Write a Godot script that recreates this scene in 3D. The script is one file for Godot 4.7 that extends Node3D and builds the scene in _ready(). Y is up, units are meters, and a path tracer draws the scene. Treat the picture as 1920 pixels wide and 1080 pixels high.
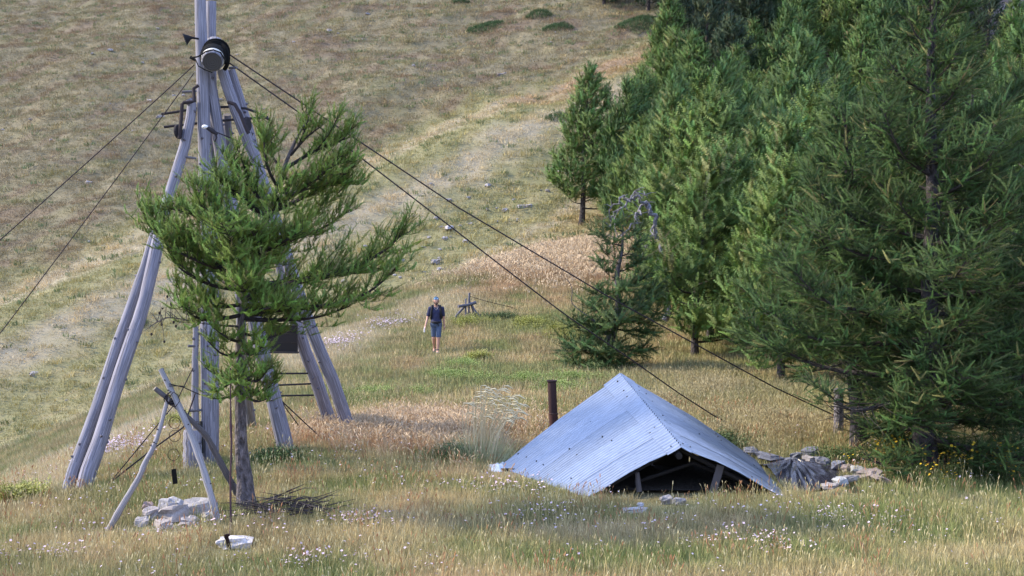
extends Node3D
# A hillside meadow with a log cableway pylon, a low hut under corrugated iron, larches and a walker.
# Right-handed metres, y up, the camera looks along -z. Heights come from ground().

class MB:
	var v := PackedVector3Array()
	var n := PackedVector3Array()
	var c := PackedColorArray()
	var uv := PackedVector2Array()
	var ix := PackedInt32Array()
	func vert(p: Vector3, col: Color, t := Vector2.ZERO) -> int:
		v.append(p); c.append(col); uv.append(t)
		return v.size() - 1
	func face(a: int, b: int, d: int) -> void:      # counter-clockwise seen from outside
		ix.append(a); ix.append(b); ix.append(d)
	func tri(a: Vector3, b: Vector3, d: Vector3, col: Color) -> void:
		var i := vert(a, col); vert(b, col); vert(d, col)
		face(i, i + 1, i + 2)
	func quad(a: Vector3, b: Vector3, d: Vector3, e: Vector3, col: Color) -> void:
		tri(a, b, d, col); tri(a, d, e, col)
	func tube(path: Array, radii: Array, sides: int, col: Color, rough := 0.0, rng: RandomNumberGenerator = null, endcol := Color(0, 0, 0, 0)) -> void:
		var first := v.size()
		var along := 0.0
		var side := Vector3.ZERO
		var m := path.size()
		for i in m:
			var p: Vector3 = path[i]
			var a: Vector3 = path[maxi(i - 1, 0)]
			var b: Vector3 = path[mini(i + 1, m - 1)]
			var t := (b - a).normalized()
			if i > 0: along += p.distance_to(path[i - 1])
			if side == Vector3.ZERO:
				side = t.cross(Vector3.RIGHT if absf(t.x) < 0.8 else Vector3.FORWARD).normalized()
			side = (side - t * side.dot(t)).normalized()
			var up := t.cross(side)
			var r: float = radii[i] if i < radii.size() else radii[-1]
			for k in sides + 1:
				var w := TAU * k / sides
				var rr := r
				if rough > 0.0 and k < sides: rr *= 1.0 + rng.randf_range(-rough, rough)
				if k == sides and rough > 0.0:
					vert(v[v.size() - sides], col, Vector2(1.0, along))
				else:
					vert(p + (side * cos(w) + up * sin(w)) * rr, col, Vector2(float(k) / sides, along))
		for i in m - 1:
			for k in sides:
				var q := first + i * (sides + 1) + k
				face(q, q + 1, q + sides + 2)
				face(q, q + sides + 2, q + sides + 1)
		if sides > 3:
			var ec := col if endcol.a == 0.0 else endcol
			for e in 2:
				var ring := first if e == 0 else first + (m - 1) * (sides + 1)
				var mid := vert(path[0] if e == 0 else path[m - 1], ec, Vector2(0.5, 0.0 if e == 0 else along))
				var start := v.size()
				for k in sides + 1: vert(v[ring + k], ec, Vector2(0.5, 0.0))
				for k in sides:
					if e == 0: face(mid, start + k + 1, start + k)
					else: face(mid, start + k, start + k + 1)
	func box(t: Transform3D, s: Vector3, col: Color) -> void:
		var h := s * 0.5
		for ax in 3:
			for sg in [-1.0, 1.0]:
				var nn := Vector3.ZERO; nn[ax] = sg
				var a := Vector3.ZERO; a[(ax + 1) % 3] = 1.0
				var b := nn.cross(a)
				var o := nn * h
				quad(t * (o - a * h - b * h), t * (o + a * h - b * h), t * (o + a * h + b * h), t * (o - a * h + b * h), col)
	func blob(t: Transform3D, seedn: int, bump: float, rows: int, cols: int, col: Color, vary := 0.0, square := 1.0) -> void:
		var f := FastNoiseLite.new(); f.seed = seedn; f.frequency = 0.9; f.fractal_octaves = 2
		var first := v.size()
		for i in rows + 1:
			var a := PI * i / rows
			for k in cols + 1:
				var w := TAU * (k % cols) / cols
				var d := Vector3(sin(a) * cos(w), cos(a), sin(a) * sin(w))
				if square < 1.0:
					d = Vector3(signf(d.x) * pow(absf(d.x), square), signf(d.y) * pow(absf(d.y), square), signf(d.z) * pow(absf(d.z), square))
				var q := f.get_noise_3dv(d * 1.3 + Vector3(seedn % 17, 0, 0))
				var g := 1.0 + vary * f.get_noise_3dv(d * 3.0)
				vert(t * (d * (1.0 + bump * q)), Color(col.r * g, col.g * g, col.b * g), Vector2(float(k) / cols, float(i) / rows))
		for i in rows:
			for k in cols:
				var q := first + i * (cols + 1) + k
				face(q, q + cols + 2, q + cols + 1)
				face(q, q + 1, q + cols + 2)
	func nets(bones: Array, cell: float, k: float, col: Color, floor_y := -9.0, ceil_y := 99.0) -> void:
		# bones: [a, b, ra, rb]; tapered capsules joined by a smooth minimum, meshed as surface nets
		var lo := Vector3(99, 99, 99); var hi := -lo
		for q in bones:
			var m: float = maxf(q[2], q[3]) + k + cell * 2
			for p in [q[0], q[1]]:
				lo = lo.min(p - Vector3(m, m, m)); hi = hi.max(p + Vector3(m, m, m))
		var d := Vector3i(((hi - lo) / cell).ceil()) + Vector3i.ONE
		var f := PackedFloat32Array(); f.resize(d.x * d.y * d.z); f.fill(1.0)
		for q in bones:
			var a: Vector3 = q[0]; var ab: Vector3 = q[1] - a
			var ra: float = q[2]; var rb: float = q[3]
			var ll := maxf(ab.length_squared(), 1e-9)
			var m := maxf(ra, rb) + k + cell * 2
			var l := Vector3i(((a.min(q[1]) - Vector3(m, m, m) - lo) / cell).floor()).max(Vector3i.ZERO)
			var h := Vector3i(((a.max(q[1]) + Vector3(m, m, m) - lo) / cell).ceil()).min(d - Vector3i.ONE)
			for z in range(l.z, h.z + 1):
				for y in range(l.y, h.y + 1):
					var row := (z * d.y + y) * d.x
					for x in range(l.x, h.x + 1):
						var p := lo + Vector3(x, y, z) * cell - a
						var t := clampf(p.dot(ab) / ll, 0.0, 1.0)
						var s := (p - ab * t).length() - lerpf(ra, rb, t)
						var o := f[row + x]
						var hh := maxf(k - absf(o - s), 0.0) / k
						f[row + x] = minf(o, s) - hh * hh * k * 0.25
		if floor_y > -9.0 or ceil_y < 99.0:
			for z in d.z:
				for y in d.y:
					var wy := lo.y + y * cell
					for x in d.x:
						var i := (z * d.y + y) * d.x + x
						f[i] = maxf(f[i], maxf(floor_y - wy, wy - ceil_y))
		var at := {}
		var off := [0, 1, d.x, d.x + 1, d.x * d.y, d.x * d.y + 1, d.x * d.y + d.x, d.x * d.y + d.x + 1]
		for z in d.z - 1:
			for y in d.y - 1:
				for x in d.x - 1:
					var i := (z * d.y + y) * d.x + x
					var neg := 0
					for o in off: if f[i + o] < 0.0: neg += 1
					if neg == 0 or neg == 8: continue
					var sum := Vector3.ZERO; var cnt := 0
					for e in 12:
						var ax := e / 4
						var u := e % 4
						var b0 := (u & 1) << ((ax + 1) % 3) | (u >> 1) << ((ax + 2) % 3)
						var b1 := b0 | (1 << ax)
						var f0 := f[i + off[b0]]; var f1 := f[i + off[b1]]
						if (f0 < 0.0) != (f1 < 0.0):
							var t := f0 / (f0 - f1)
							sum += Vector3(b0 & 1, b0 >> 1 & 1, b0 >> 2).lerp(Vector3(b1 & 1, b1 >> 1 & 1, b1 >> 2), t); cnt += 1
					at[i] = vert(lo + (Vector3(x, y, z) + sum / cnt) * cell, col)
		var st := [1, d.x, d.x * d.y]
		for i in at:
			for ax in 3:
				var u: int = st[(ax + 1) % 3]; var w: int = st[(ax + 2) % 3]
				if (f[i] < 0.0) == (f[i + st[ax]] < 0.0): continue
				if not (at.has(i - u) and at.has(i - w) and at.has(i - u - w)): continue
				var q := [at[i], at[i - u], at[i - u - w], at[i - w]]
				if f[i] < 0.0: face(q[0], q[1], q[2]); face(q[0], q[2], q[3])
				else: face(q[0], q[2], q[1]); face(q[0], q[3], q[2])
	func smooth() -> void:
		n = PackedVector3Array(); n.resize(v.size())
		for i in range(0, ix.size(), 3):
			var a := ix[i]; var b := ix[i + 1]; var d := ix[i + 2]
			var q := (v[b] - v[a]).cross(v[d] - v[a])
			n[a] += q; n[b] += q; n[d] += q
		for i in n.size(): n[i] = n[i].normalized() if n[i].length_squared() > 1e-20 else Vector3.UP
	func mesh(soft := true) -> ArrayMesh:
		if soft: smooth()
		var a := []
		a.resize(Mesh.ARRAY_MAX)
		a[Mesh.ARRAY_VERTEX] = v
		a[Mesh.ARRAY_COLOR] = c
		a[Mesh.ARRAY_TEX_UV] = uv
		if soft: a[Mesh.ARRAY_NORMAL] = n
		var r := ix.duplicate(); r.reverse()          # Godot's front faces run clockwise
		a[Mesh.ARRAY_INDEX] = r
		var m := ArrayMesh.new()
		m.add_surface_from_arrays(Mesh.PRIMITIVE_TRIANGLES, a)
		return m

var rng := RandomNumberGenerator.new()
var nz := FastNoiseLite.new()
var nz2 := FastNoiseLite.new()
var used := {}
var M := {}

func V(x: float, y: float, z: float) -> Vector3: return Vector3(x, y, z)

func numbered(called: String) -> String:
	var k: int = used.get(called, 0)
	used[called] = k + 1
	return called if k == 0 else "%s_%03d" % [called, k]

func tag(o: Node, label := "", category := "", group := "", kind := "") -> Node:
	if label: o.set_meta("label", label)
	if category: o.set_meta("category", category)
	if group: o.set_meta("group", group)
	if kind: o.set_meta("kind", kind)
	return o

func thing(called: String, label: String, category: String, where := Vector3.ZERO, turn := 0.0, group := "") -> Node3D:
	var o := Node3D.new()
	o.name = numbered(called)
	add_child(o)
	o.position = where
	o.rotation.y = turn
	tag(o, label, category, group)
	return o

func part(called: String, m: Mesh, material: Material, parent: Node) -> MeshInstance3D:
	var o := MeshInstance3D.new()
	if parent == self:
		o.name = numbered(called)
	else:
		var k: int = parent.get_meta("made_" + called, 0)
		parent.set_meta("made_" + called, k + 1)
		o.name = called if k == 0 else "%s_%03d" % [called, k]
	o.mesh = m
	for s in m.get_surface_count(): m.surface_set_material(s, material)
	parent.add_child(o, true)
	return o

func scatter(called: String, m: Mesh, material: Material, ts: Array, cs: Array, parent: Node) -> MultiMeshInstance3D:
	var mm := MultiMesh.new()
	mm.transform_format = MultiMesh.TRANSFORM_3D
	mm.use_colors = true
	m.surface_set_material(0, material)
	mm.mesh = m
	mm.instance_count = ts.size()
	for i in ts.size():
		mm.set_instance_transform(i, ts[i])
		mm.set_instance_color(i, cs[i])
	var o := MultiMeshInstance3D.new()
	o.multimesh = mm
	o.name = numbered(called) if parent == self else called
	o.set_meta("kind", "stuff")
	parent.add_child(o, true)
	return o

func copy(o: Node3D, where: Vector3, turn: float, size: float, label: String, group: String) -> Node3D:
	var c := o.duplicate() as Node3D
	c.name = numbered(String(o.name).rstrip("0123456789").trim_suffix("_"))
	add_child(c)
	c.position = where
	c.rotation = Vector3(0, turn, 0)
	c.scale = Vector3.ONE * size
	c.set_meta("label", label)
	c.set_meta("group", group)
	return c

func material(rough := 0.9, metal := 0.0, tex: Texture2D = null, normal: Texture2D = null, nscale := 1.0, uvs := Vector3.ONE) -> StandardMaterial3D:
	var m := StandardMaterial3D.new()
	m.vertex_color_use_as_albedo = true
	m.roughness = rough
	m.metallic = metal
	m.uv1_scale = uvs
	if tex: m.albedo_texture = tex
	if normal:
		m.normal_enabled = true
		m.normal_texture = normal
		m.normal_scale = nscale
	return m

func picture(w: int, h: int, fx: float, fy: float, lo: float, hi: float, seedn: int, octaves := 4, tint := Color(1, 1, 1)) -> Image:
	# seamless grey noise between lo and hi (sRGB values)
	var f := FastNoiseLite.new(); f.seed = seedn; f.frequency = 1.0; f.fractal_octaves = octaves; f.fractal_gain = 0.6
	var im := Image.create(w, h, false, Image.FORMAT_RGB8)
	for y in h:
		for x in w:
			var u := float(x) / w; var t := float(y) / h
			var a := f.get_noise_2d(u * fx, t * fy); var b := f.get_noise_2d((u - 1) * fx, t * fy)
			var c := f.get_noise_2d(u * fx, (t - 1) * fy); var d := f.get_noise_2d((u - 1) * fx, (t - 1) * fy)
			var q := lerpf(lerpf(a, b, u), lerpf(c, d, u), t)
			var g := lerpf(lo, hi, clampf(0.5 + q * 1.1, 0.0, 1.0))
			im.set_pixel(x, y, Color(g * tint.r, g * tint.g, g * tint.b))
	return im

func tex(im: Image) -> ImageTexture: return ImageTexture.create_from_image(im)

func bumps(im: Image, k: float) -> ImageTexture:
	var b := im.duplicate() as Image
	b.bump_map_to_normal_map(k)
	return ImageTexture.create_from_image(b)

# ---------------------------------------------------------------- the lie of the land
func steps(t: Array, x: float) -> float:
	for i in t.size() - 1:
		if x <= t[i + 1][0]:
			return lerpf(t[i][1], t[i + 1][1], maxf(0.0, (x - t[i][0]) / (t[i + 1][0] - t[i][0])))
	return t[-1][1]

func softplus(x: float) -> float: return x if x > 20.0 else log(1.0 + exp(x))

const EDGE := [[0.0, -9.5], [12.0, -9.2], [20.0, -8.3], [27.0, -7.5], [45.0, -6.3], [60.0, -4.0], [75.0, 2.2], [95.0, 9.0], [400.0, 60.0]]
const CREST := [[-60.0, 2.6], [0.0, 2.6], [4.0, 2.2], [11.0, 0.0], [42.0, 0.0], [52.0, 0.75], [60.0, 1.65], [74.0, 3.0], [90.0, 2.4], [400.0, 2.0]]

func spur(x: float, d: float) -> float:
	var e := steps(EDGE, d)
	return steps(CREST, d) - 0.42 * 1.6 * softplus((e - x) / 1.6) + 0.05

func hill(x: float, d: float) -> float:
	var h := 0.448 * d + 0.135 * x - 38.4
	var far := clampf((d - 80.0) / 40.0, 0.0, 1.0)
	h += far * 1.3 * nz.get_noise_2d(x * 1.6, d * 1.6)
	h += 0.2 * nz.get_noise_2d(x * 6.0 + 90.0, d * 9.0)
	h += far * 0.12 * sin(h * 3.6 + 3.0 * nz.get_noise_2d(x * 2.0, d * 2.0))      # cattle treads along the slope
	var s := (d - 0.68 * x - 110.0) / 6.5         # a low spur runs up to the right
	h += 1.5 * exp(-s * s)
	return h

func ground(x: float, d: float) -> float:       # d is the distance ahead, -z
	var a := spur(x, d) + 0.06 * nz.get_noise_2d(x * 12.0, d * 12.0)
	var b := hill(x, d)
	return maxf(a, b) + 1.6 * log(1.0 + exp(-absf(a - b) / 1.6)) * 1.0

func on(x: float, z: float, up := 0.0) -> Vector3: return Vector3(x, ground(x, -z) + up, z)

func is_hill(x: float, d: float) -> float: return clampf((hill(x, d) - spur(x, d)) * 0.6 + 0.5, 0.0, 1.0)

const STRAW := Color(0.54, 0.445, 0.25)
const PALE := Color(0.60, 0.52, 0.36)
const OLIVE := Color(0.29, 0.28, 0.125)
const HERB := Color(0.385, 0.365, 0.175)
const GREEN := Color(0.18, 0.245, 0.07)
const RUSSET := Color(0.46, 0.315, 0.19)
const DUN := Color(0.325, 0.285, 0.175)
# patches on the meadow: x, d, half width, half depth, colour, strength
var PATCH := [
	[-1.9, 26.0, 2.3, 2.2, RUSSET, 0.85], [-3.3, 26.4, 1.2, 1.0, RUSSET, 0.6], [2.2, 66.0, 4.6, 9.0, RUSSET, 0.95], [4.5, 72.0, 4.0, 6.0, RUSSET, 0.9], [-0.8, 57.0, 1.6, 2.5, RUSSET, 0.4],
	[-7.2, 20.6, 1.2, 0.8, RUSSET, 0.5], [-2.9, 38.5, 0.7, 3.0, RUSSET, 0.55], [0.8, 48.0, 1.8, 2.2, GREEN, 0.5],
	[-1.5, 36.0, 2.6, 2.6, GREEN, 0.5], [-4.2, 22.8, 0.9, 0.8, GREEN, 0.6], [-5.6, 21.0, 1.5, 1.1, GREEN, 0.5], [-3.2, 19.0, 0.9, 0.5, GREEN, 0.7],
	[-9.0, 30.0, 2.0, 12.0, PALE, 0.8], [-6.2, 47.0, 1.8, 6.0, PALE, 0.75], [-3.0, 54.0, 2.0, 4.0, PALE, 0.6], [-9.5, 22.0, 1.6, 5.0, PALE, 0.6],
	[3.6, 24.6, 2.4, 1.8, PALE, 0.4], [5.0, 33.0, 2.5, 6.0, OLIVE, 0.5], [-0.9, 23.5, 0.9, 1.0, GREEN, 0.5],
	[3.0, 16.2, 1.6, 0.8, GREEN, 0.55], [5.2, 18.4, 1.6, 1.6, GREEN, 0.6], [1.0, 15.9, 1.2, 0.6, GREEN, 0.5], [-1.6, 17.5, 1.2, 0.9, STRAW, 0.5], [-5.5, 17.2, 1.5, 1.0, STRAW, 0.6],
	[8.0, 23.0, 4.5, 2.6, OLIVE, 0.9], [2.6, 18.9, 1.6, 0.5, OLIVE, 0.7], [7.2, 20.6, 1.6, 0.8, GREEN, 0.85],
]

func meadow_color(x: float, d: float) -> Color:
	var a := nz2.get_noise_2d(x * 5.0, d * 5.0)
	var b := nz2.get_noise_2d(x * 19.0 + 50.0, d * 19.0)
	var q := STRAW.lerp(OLIVE, clampf(0.50 + a * 1.3 + b * 1.1, 0.0, 1.0))
	q = q.lerp(GREEN, clampf((nz2.get_noise_2d(x * 9.0 - 70.0, d * 9.0) + 0.0) * 2.2, 0.0, 0.6))
	q = q.lerp(RUSSET, clampf((nz2.get_noise_2d(x * 7.0, d * 7.0 + 200.0) - 0.16) * 2.0, 0.0, 0.4))
	for p in PATCH:
		var u: float = (x - p[0]) / p[2]; var w: float = (d - p[1]) / p[3]
		var r := sqrt(u * u + w * w) + b * 0.5 + a * 0.3
		if r < 1.3: q = q.lerp(p[4], p[5] * smoothstep(1.3, 0.6, r))
	return q

func hill_color(x: float, d: float) -> Color:
	var s := d - 0.68 * x + 3.5 * nz2.get_noise_2d(x * 0.5, d * 0.5) + 1.6 * nz2.get_noise_2d(x * 4.0, d * 4.0)
	var b := nz2.get_noise_2d(x * 3.0 - d * 0.9, d * 7.0 + x * 1.5)
	var b2 := nz2.get_noise_2d(x * 10.0, d * 22.0)
	var k := [[78.0, PALE], [90.0, STRAW], [95.0, HERB], [102.0, HERB], [105.0, PALE], [107.5, PALE], [109.5, HERB], [113.5, HERB], [115.5, PALE], [118.0, STRAW], [121.0, HERB], [125.0, DUN], [160.0, DUN]]
	var q: Color = k[-1][1]
	for i in k.size() - 1:
		if s <= k[i + 1][0]:
			q = k[i][1].lerp(k[i + 1][1], clampf((s - k[i][0]) / (k[i + 1][0] - k[i][0]), 0.0, 1.0)); break
	if s < 80.0: q = PALE
	q = q.lerp(HERB if s < 121.0 else OLIVE, clampf(b * 1.5, 0.0, 0.7))
	q = q.lerp(STRAW, clampf(b2 * 1.5 - 0.1, 0.0, 0.7))
	q = q.lerp(Color(0.29, 0.205, 0.135), clampf((nz2.get_noise_2d(x * 2.2 + 300.0, d * 4.0) - 0.08) * 2.5, 0.0, 0.7) * smoothstep(112.0, 124.0, s))
	var shade := lerpf(1.0, 0.92, smoothstep(119.5, 123.5, s))    # the far flank grows darker, browner turf
	q = Color(q.r * shade, q.g * shade, q.b * shade)
	for t in [93.0, 106.5, 118.6]:                 # narrow worn tracks
		q = q.lerp(PALE, 0.8 * smoothstep(0.9, 0.2, absf(s - t)))
	q = q.lerp(RUSSET, 0.75 * smoothstep(1.2, 0.4, Vector2((x - 7.0) / 9.0, (s - 115.0) / 5.0).length() + b * 0.6) * smoothstep(-6.0, 4.0, x))
	return q

func earth(x: float, d: float) -> Color:
	return meadow_color(x, d).lerp(hill_color(x, d), is_hill(x, d))

# ---------------------------------------------------------------- small meshes that are scattered
func blades(count: int, tall: float, wide: float, spread: float, lean: float, seedn: int, base := Color(1, 1, 1), varied := 0.35, warm := 0.0) -> ArrayMesh:
	var b := MB.new()
	var r := RandomNumberGenerator.new(); r.seed = seedn
	for i in count:
		var az := r.randf() * TAU
		var p := Vector3(cos(az), 0, sin(az)) * spread * sqrt(r.randf())
		var h := tall * r.randf_range(0.55, 1.1)
		var out := Vector3(cos(az + r.randf_range(-1, 1)), 0, sin(az + r.randf_range(-1, 1))) * lean * h * r.randf_range(0.3, 1.2) + Vector3(lean * 0.3 * h, 0, 0)
		var across := Vector3(sin(az * 3.1), 0, cos(az * 3.1)) * wide * 0.5
		var g := 1.0 + r.randf_range(-varied, varied)
		var w := r.randf() * warm
		var col := Color(base.r * g * (1 + w), base.g * g, base.b * g * (1 - w))
		var mid := p + Vector3(0, h * 0.6, 0) + out * 0.35
		var top := p + Vector3(0, h, 0) + out
		var k := b.vert(p - across, col); b.vert(p + across, col)
		b.vert(mid - across * 0.7, col); b.vert(mid + across * 0.7, col); b.vert(top, col)
		b.face(k, k + 1, k + 3); b.face(k, k + 3, k + 2); b.face(k + 2, k + 3, k + 4)
	return b.mesh(false)

func stalks(count: int, tall: float, spread: float, head: float, fat: float, seedn: int, stem: Color, tip: Color, nod := 0.15) -> ArrayMesh:
	var b := MB.new()
	var r := RandomNumberGenerator.new(); r.seed = seedn
	for i in count:
		var az := r.randf() * TAU
		var p := Vector3(cos(az), 0, sin(az)) * spread * sqrt(r.randf())
		var h := tall * r.randf_range(0.6, 1.1)
		var bend := Vector3(cos(az + 1), 0, sin(az + 1)) * h * r.randf_range(0.05, 0.25) + Vector3(0.06 * h, 0, 0)
		var mid := p + Vector3(0, h * 0.55, 0) + bend * 0.3
		var neck := p + Vector3(0, h * (1 - nod * 0.3), 0) + bend
		b.tube([p, mid, neck], [0.0022, 0.0018, 0.0014], 3, stem)
		var dir := (neck - mid).normalized() + Vector3(nod * 1.4, -nod * 1.2, 0)
		var l := head * r.randf_range(0.7, 1.2)
		b.tube([neck, neck + dir * l * 0.35, neck + dir * l * 0.7, neck + dir * l], [0.001, fat, fat * 0.8, 0.0008], 4, tip)
	return b.mesh(false)

func blooms(count: int, tall: float, spread: float, size: float, seedn: int, petal: Color, heart: Color) -> ArrayMesh:
	var b := MB.new()
	var r := RandomNumberGenerator.new(); r.seed = seedn
	for i in count:
		var az := r.randf() * TAU
		var p := Vector3(cos(az), 0, sin(az)) * spread * sqrt(r.randf())
		var h := tall * r.randf_range(0.6, 1.1)
		var top := p + Vector3(r.randf_range(-0.05, 0.05), h, r.randf_range(-0.05, 0.05))
		b.tube([p, p.lerp(top, 0.5), top], [0.002, 0.002, 0.0015], 3, Color(0.12, 0.14, 0.05))
		var up := Vector3(r.randf_range(-0.5, 0.5), 1, r.randf_range(-0.2, 0.8)).normalized()
		var sx := up.cross(Vector3.RIGHT).normalized(); var sy := up.cross(sx)
		for k in 6:
			var a := TAU * k / 6.0; var e := 0.42
			var q := size * r.randf_range(0.8, 1.15)
			b.tri(top, top + (sx * cos(a - e) + sy * sin(a - e)) * q + up * size * 0.25, top + (sx * cos(a + e) + sy * sin(a + e)) * q + up * size * 0.25, petal)
		b.blob(Transform3D(Basis.from_scale(Vector3.ONE * size * 0.33), top + up * size * 0.12), i, 0.0, 3, 5, heart)
	return b.mesh(false)

func leafy(count: int, tall: float, leaf: float, seedn: int, col: Color) -> ArrayMesh:
	var b := MB.new()
	var r := RandomNumberGenerator.new(); r.seed = seedn
	for i in count:
		var az := r.randf() * TAU
		var p := Vector3(cos(az), 0, sin(az)) * 0.12 * sqrt(r.randf())
		var h := tall * r.randf_range(0.6, 1.1)
		var lean := Vector3(cos(az), 0, sin(az)) * h * 0.3
		b.tube([p, p + Vector3(0, h, 0) + lean], [0.003, 0.002], 3, Color(0.6, 0.7, 0.5))
		for j in 8:
			var t := (j + 1) / 8.0
			var o := p + (Vector3(0, h, 0) + lean) * t
			var a := j * 2.4 + az
			var out := Vector3(cos(a), 0.45, sin(a)).normalized()
			var side := out.cross(Vector3.UP).normalized()
			var l := leaf * r.randf_range(0.7, 1.2) * (1.2 - 0.5 * t)
			var g := r.randf_range(0.75, 1.3)
			var cc := Color(col.r * g, col.g * g, col.b * g)
			b.tri(o, o + out * l * 0.5 + side * l * 0.24, o + out * l, cc)
			b.tri(o, o + out * l, o + out * l * 0.5 - side * l * 0.24, cc)
	return b.mesh(false)

func shoot(long: float, needle: float, wide: float, rings: int, per: int, seedn: int, sprigs := 0) -> ArrayMesh:
	# a larch shoot along +y: a thin twig with tufts of needles; sprigs add side shoots
	var b := MB.new()
	var r := RandomNumberGenerator.new(); r.seed = seedn
	var todo := [[Vector3.ZERO, Vector3(0.02, 1, 0).normalized(), long]]
	for i in sprigs:
		var t := 0.12 + 0.7 * i / sprigs
		var a := i * 2.4
		todo.append([Vector3(0.02 * long * t, long * t, 0), (Vector3(cos(a) * 0.85, 0.8, sin(a) * 0.85)).normalized(), long * (0.62 - 0.35 * t) * r.randf_range(0.8, 1.2)])
	for q in todo:
		var o: Vector3 = q[0]; var d: Vector3 = q[1]; var l: float = q[2]
		var sx := d.cross(Vector3.FORWARD).normalized(); var sy := d.cross(sx)
		var curve := Vector3(r.randf_range(-0.25, 0.3), 0.1, r.randf_range(-0.25, 0.25)) * l
		b.tube([o, o + d * l * 0.5 + curve * 0.25, o + d * l + curve], [0.004, 0.003, 0.0012], 3, Color(1.7, 0.6, 1.3))
		var m := maxi(3, int(rings * l / long))
		for i in m:
			var t := (i + 0.5) / m
			var p := o + d * l * t + curve * t * t
			for k in per:
				var a := r.randf() * TAU
				var out := (sx * cos(a) + sy * sin(a)) * 1.0 + d * r.randf_range(-0.1, 0.65)
				var tip := p + out.normalized() * needle * r.randf_range(0.7, 1.15) * (1.0 - 0.6 * t * t)
				var across := out.cross(d).normalized() * wide * 0.5
				var g := r.randf_range(0.75, 1.25) * (0.9 + 0.3 * t)
				b.tri(p - across, p + across, tip, Color(g, g, g * r.randf_range(0.7, 1.1)))
	return b.mesh(false)

# ---------------------------------------------------------------- trees
func curve_at(path: Array, t: float) -> Vector3:
	var f := clampf(t, 0.0, 1.0) * (path.size() - 1)
	var i := mini(int(f), path.size() - 2)
	return (path[i] as Vector3).lerp(path[i + 1], f - i)

func smooth_path(path: Array, per := 4) -> Array:
	var c := Curve3D.new()
	for i in path.size():
		var a: Vector3 = path[maxi(i - 1, 0)]; var b: Vector3 = path[mini(i + 1, path.size() - 1)]
		c.add_point(path[i], (a - b) / 6.0, (b - a) / 6.0)
	var out := []
	for i in path.size() - 1:
		for k in per: out.append(c.sample(i, float(k) / per))
	out.append(path[-1])
	return out

func boughs(limb: Array, r: RandomNumberGenerator, o: Dictionary, shoots: Array, wood: Array) -> void:
	# side twigs and shoots along one limb; limb is a list of points
	var total := 0.0
	for i in limb.size() - 1: total += (limb[i] as Vector3).distance_to(limb[i + 1])
	var sweep: Vector3 = o.sweep
	var gap: float = o.gap
	var bare: float = o.get("bare", 0.22)
	var wild: float = o.get("wild", 0.0)
	var count := int(total / float(o.twig_gap))
	for i in count:
		var t := bare + (1.0 - bare) * (i + r.randf()) / count
		var p := curve_at(limb, t)
		var d := (curve_at(limb, minf(t + 0.06, 1.0)) - curve_at(limb, t - 0.06)).normalized()
		var side := d.cross(Vector3.UP).normalized()
		var s := 1.0 if i % 2 == 0 else -1.0
		var l: float = (float(o.twig) * (1.15 - 0.75 * t) * r.randf_range(0.5 - 0.25 * wild, 1.15 + 0.35 * wild)) * clampf(total / 1.6, 0.4, 1.3)
		var q := (d * r.randf_range(0.45, 0.9) + side * s * r.randf_range(0.35, 1.0) + Vector3.UP * r.randf_range(-0.35 - 0.3 * wild, 0.5 + 0.45 * wild)).normalized()
		var path := [p]
		var at := p
		for k in 4:
			q = (q + sweep * 0.16 + Vector3.UP * float(o.get("droop", 0.0)) * 0.25).normalized()
			at += q * l / 4.0
			path.append(at)
		wood.append([path, 0.008 + 0.006 * l])
		var m := maxi(2, int(l / gap))
		for k in m:
			var u := (k + r.randf()) / m
			var w := r.randf() * TAU
			var e := (q * r.randf_range(0.3, 0.9) + sweep * r.randf_range(0.5, 1.3) + Vector3(cos(w), r.randf_range(-0.3, 0.3), sin(w)) * float(o.get("spread", 0.7))).normalized()
			shoots.append([curve_at(path, u), e, r.randf_range(0.6, 1.15)])
		shoots.append([at, (q + sweep * 0.7).normalized(), r.randf_range(0.8, 1.3)])
	var tip: Vector3 = limb[-1]
	var td := (tip - (limb[-2] as Vector3)).normalized()
	shoots.append([tip, (td + sweep * 0.5).normalized(), 1.2])

func basis_along(d: Vector3, roll: float, size: float) -> Basis:
	var x := d.cross(Vector3(0.3, 0.2, 0.9)).normalized()
	var z := x.cross(d).normalized()
	return (Basis(x, d, z) * Basis(Vector3.UP, roll)).scaled_local(Vector3.ONE * size)

func limb_from(p: Vector3, az: float, rise: float, l: float, r: RandomNumberGenerator, curl: float, wind: Vector3) -> Array:
	var d := Vector3(cos(az) * cos(rise), sin(rise), sin(az) * cos(rise))
	var path := [p]
	for k in 7:
		d = (d + Vector3.UP * curl * (k - 1.5) * 0.05 + wind * 0.10 + Vector3(r.randf_range(-1, 1), r.randf_range(-1, 1), r.randf_range(-1, 1)) * 0.07).normalized()
		p += d * l / 7.0
		path.append(p)
	return path

func crown_of(root: Node3D, shoots: Array, m: Mesh, tone: Color, r: RandomNumberGenerator, size: float, vary := 0.42) -> void:
	var ts := []; var cs := []
	for q in shoots:
		ts.append(Transform3D(basis_along(q[1], r.randf() * TAU, size * float(q[2])), q[0]))
		var g := r.randf_range(1.0 - vary, 1.0 + vary)
		var y := r.randf_range(0.85, 1.25)
		if r.randf() < 0.05: cs.append(Color(0.24, 0.25, 0.09) * r.randf_range(0.7, 1.3))     # pale new tips, yellowing tufts
		else: cs.append(Color(tone.r * g * y, tone.g * g, tone.b * g * r.randf_range(0.8, 1.2)))
	scatter("crown", m, M.needles, ts, cs, root)

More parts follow.
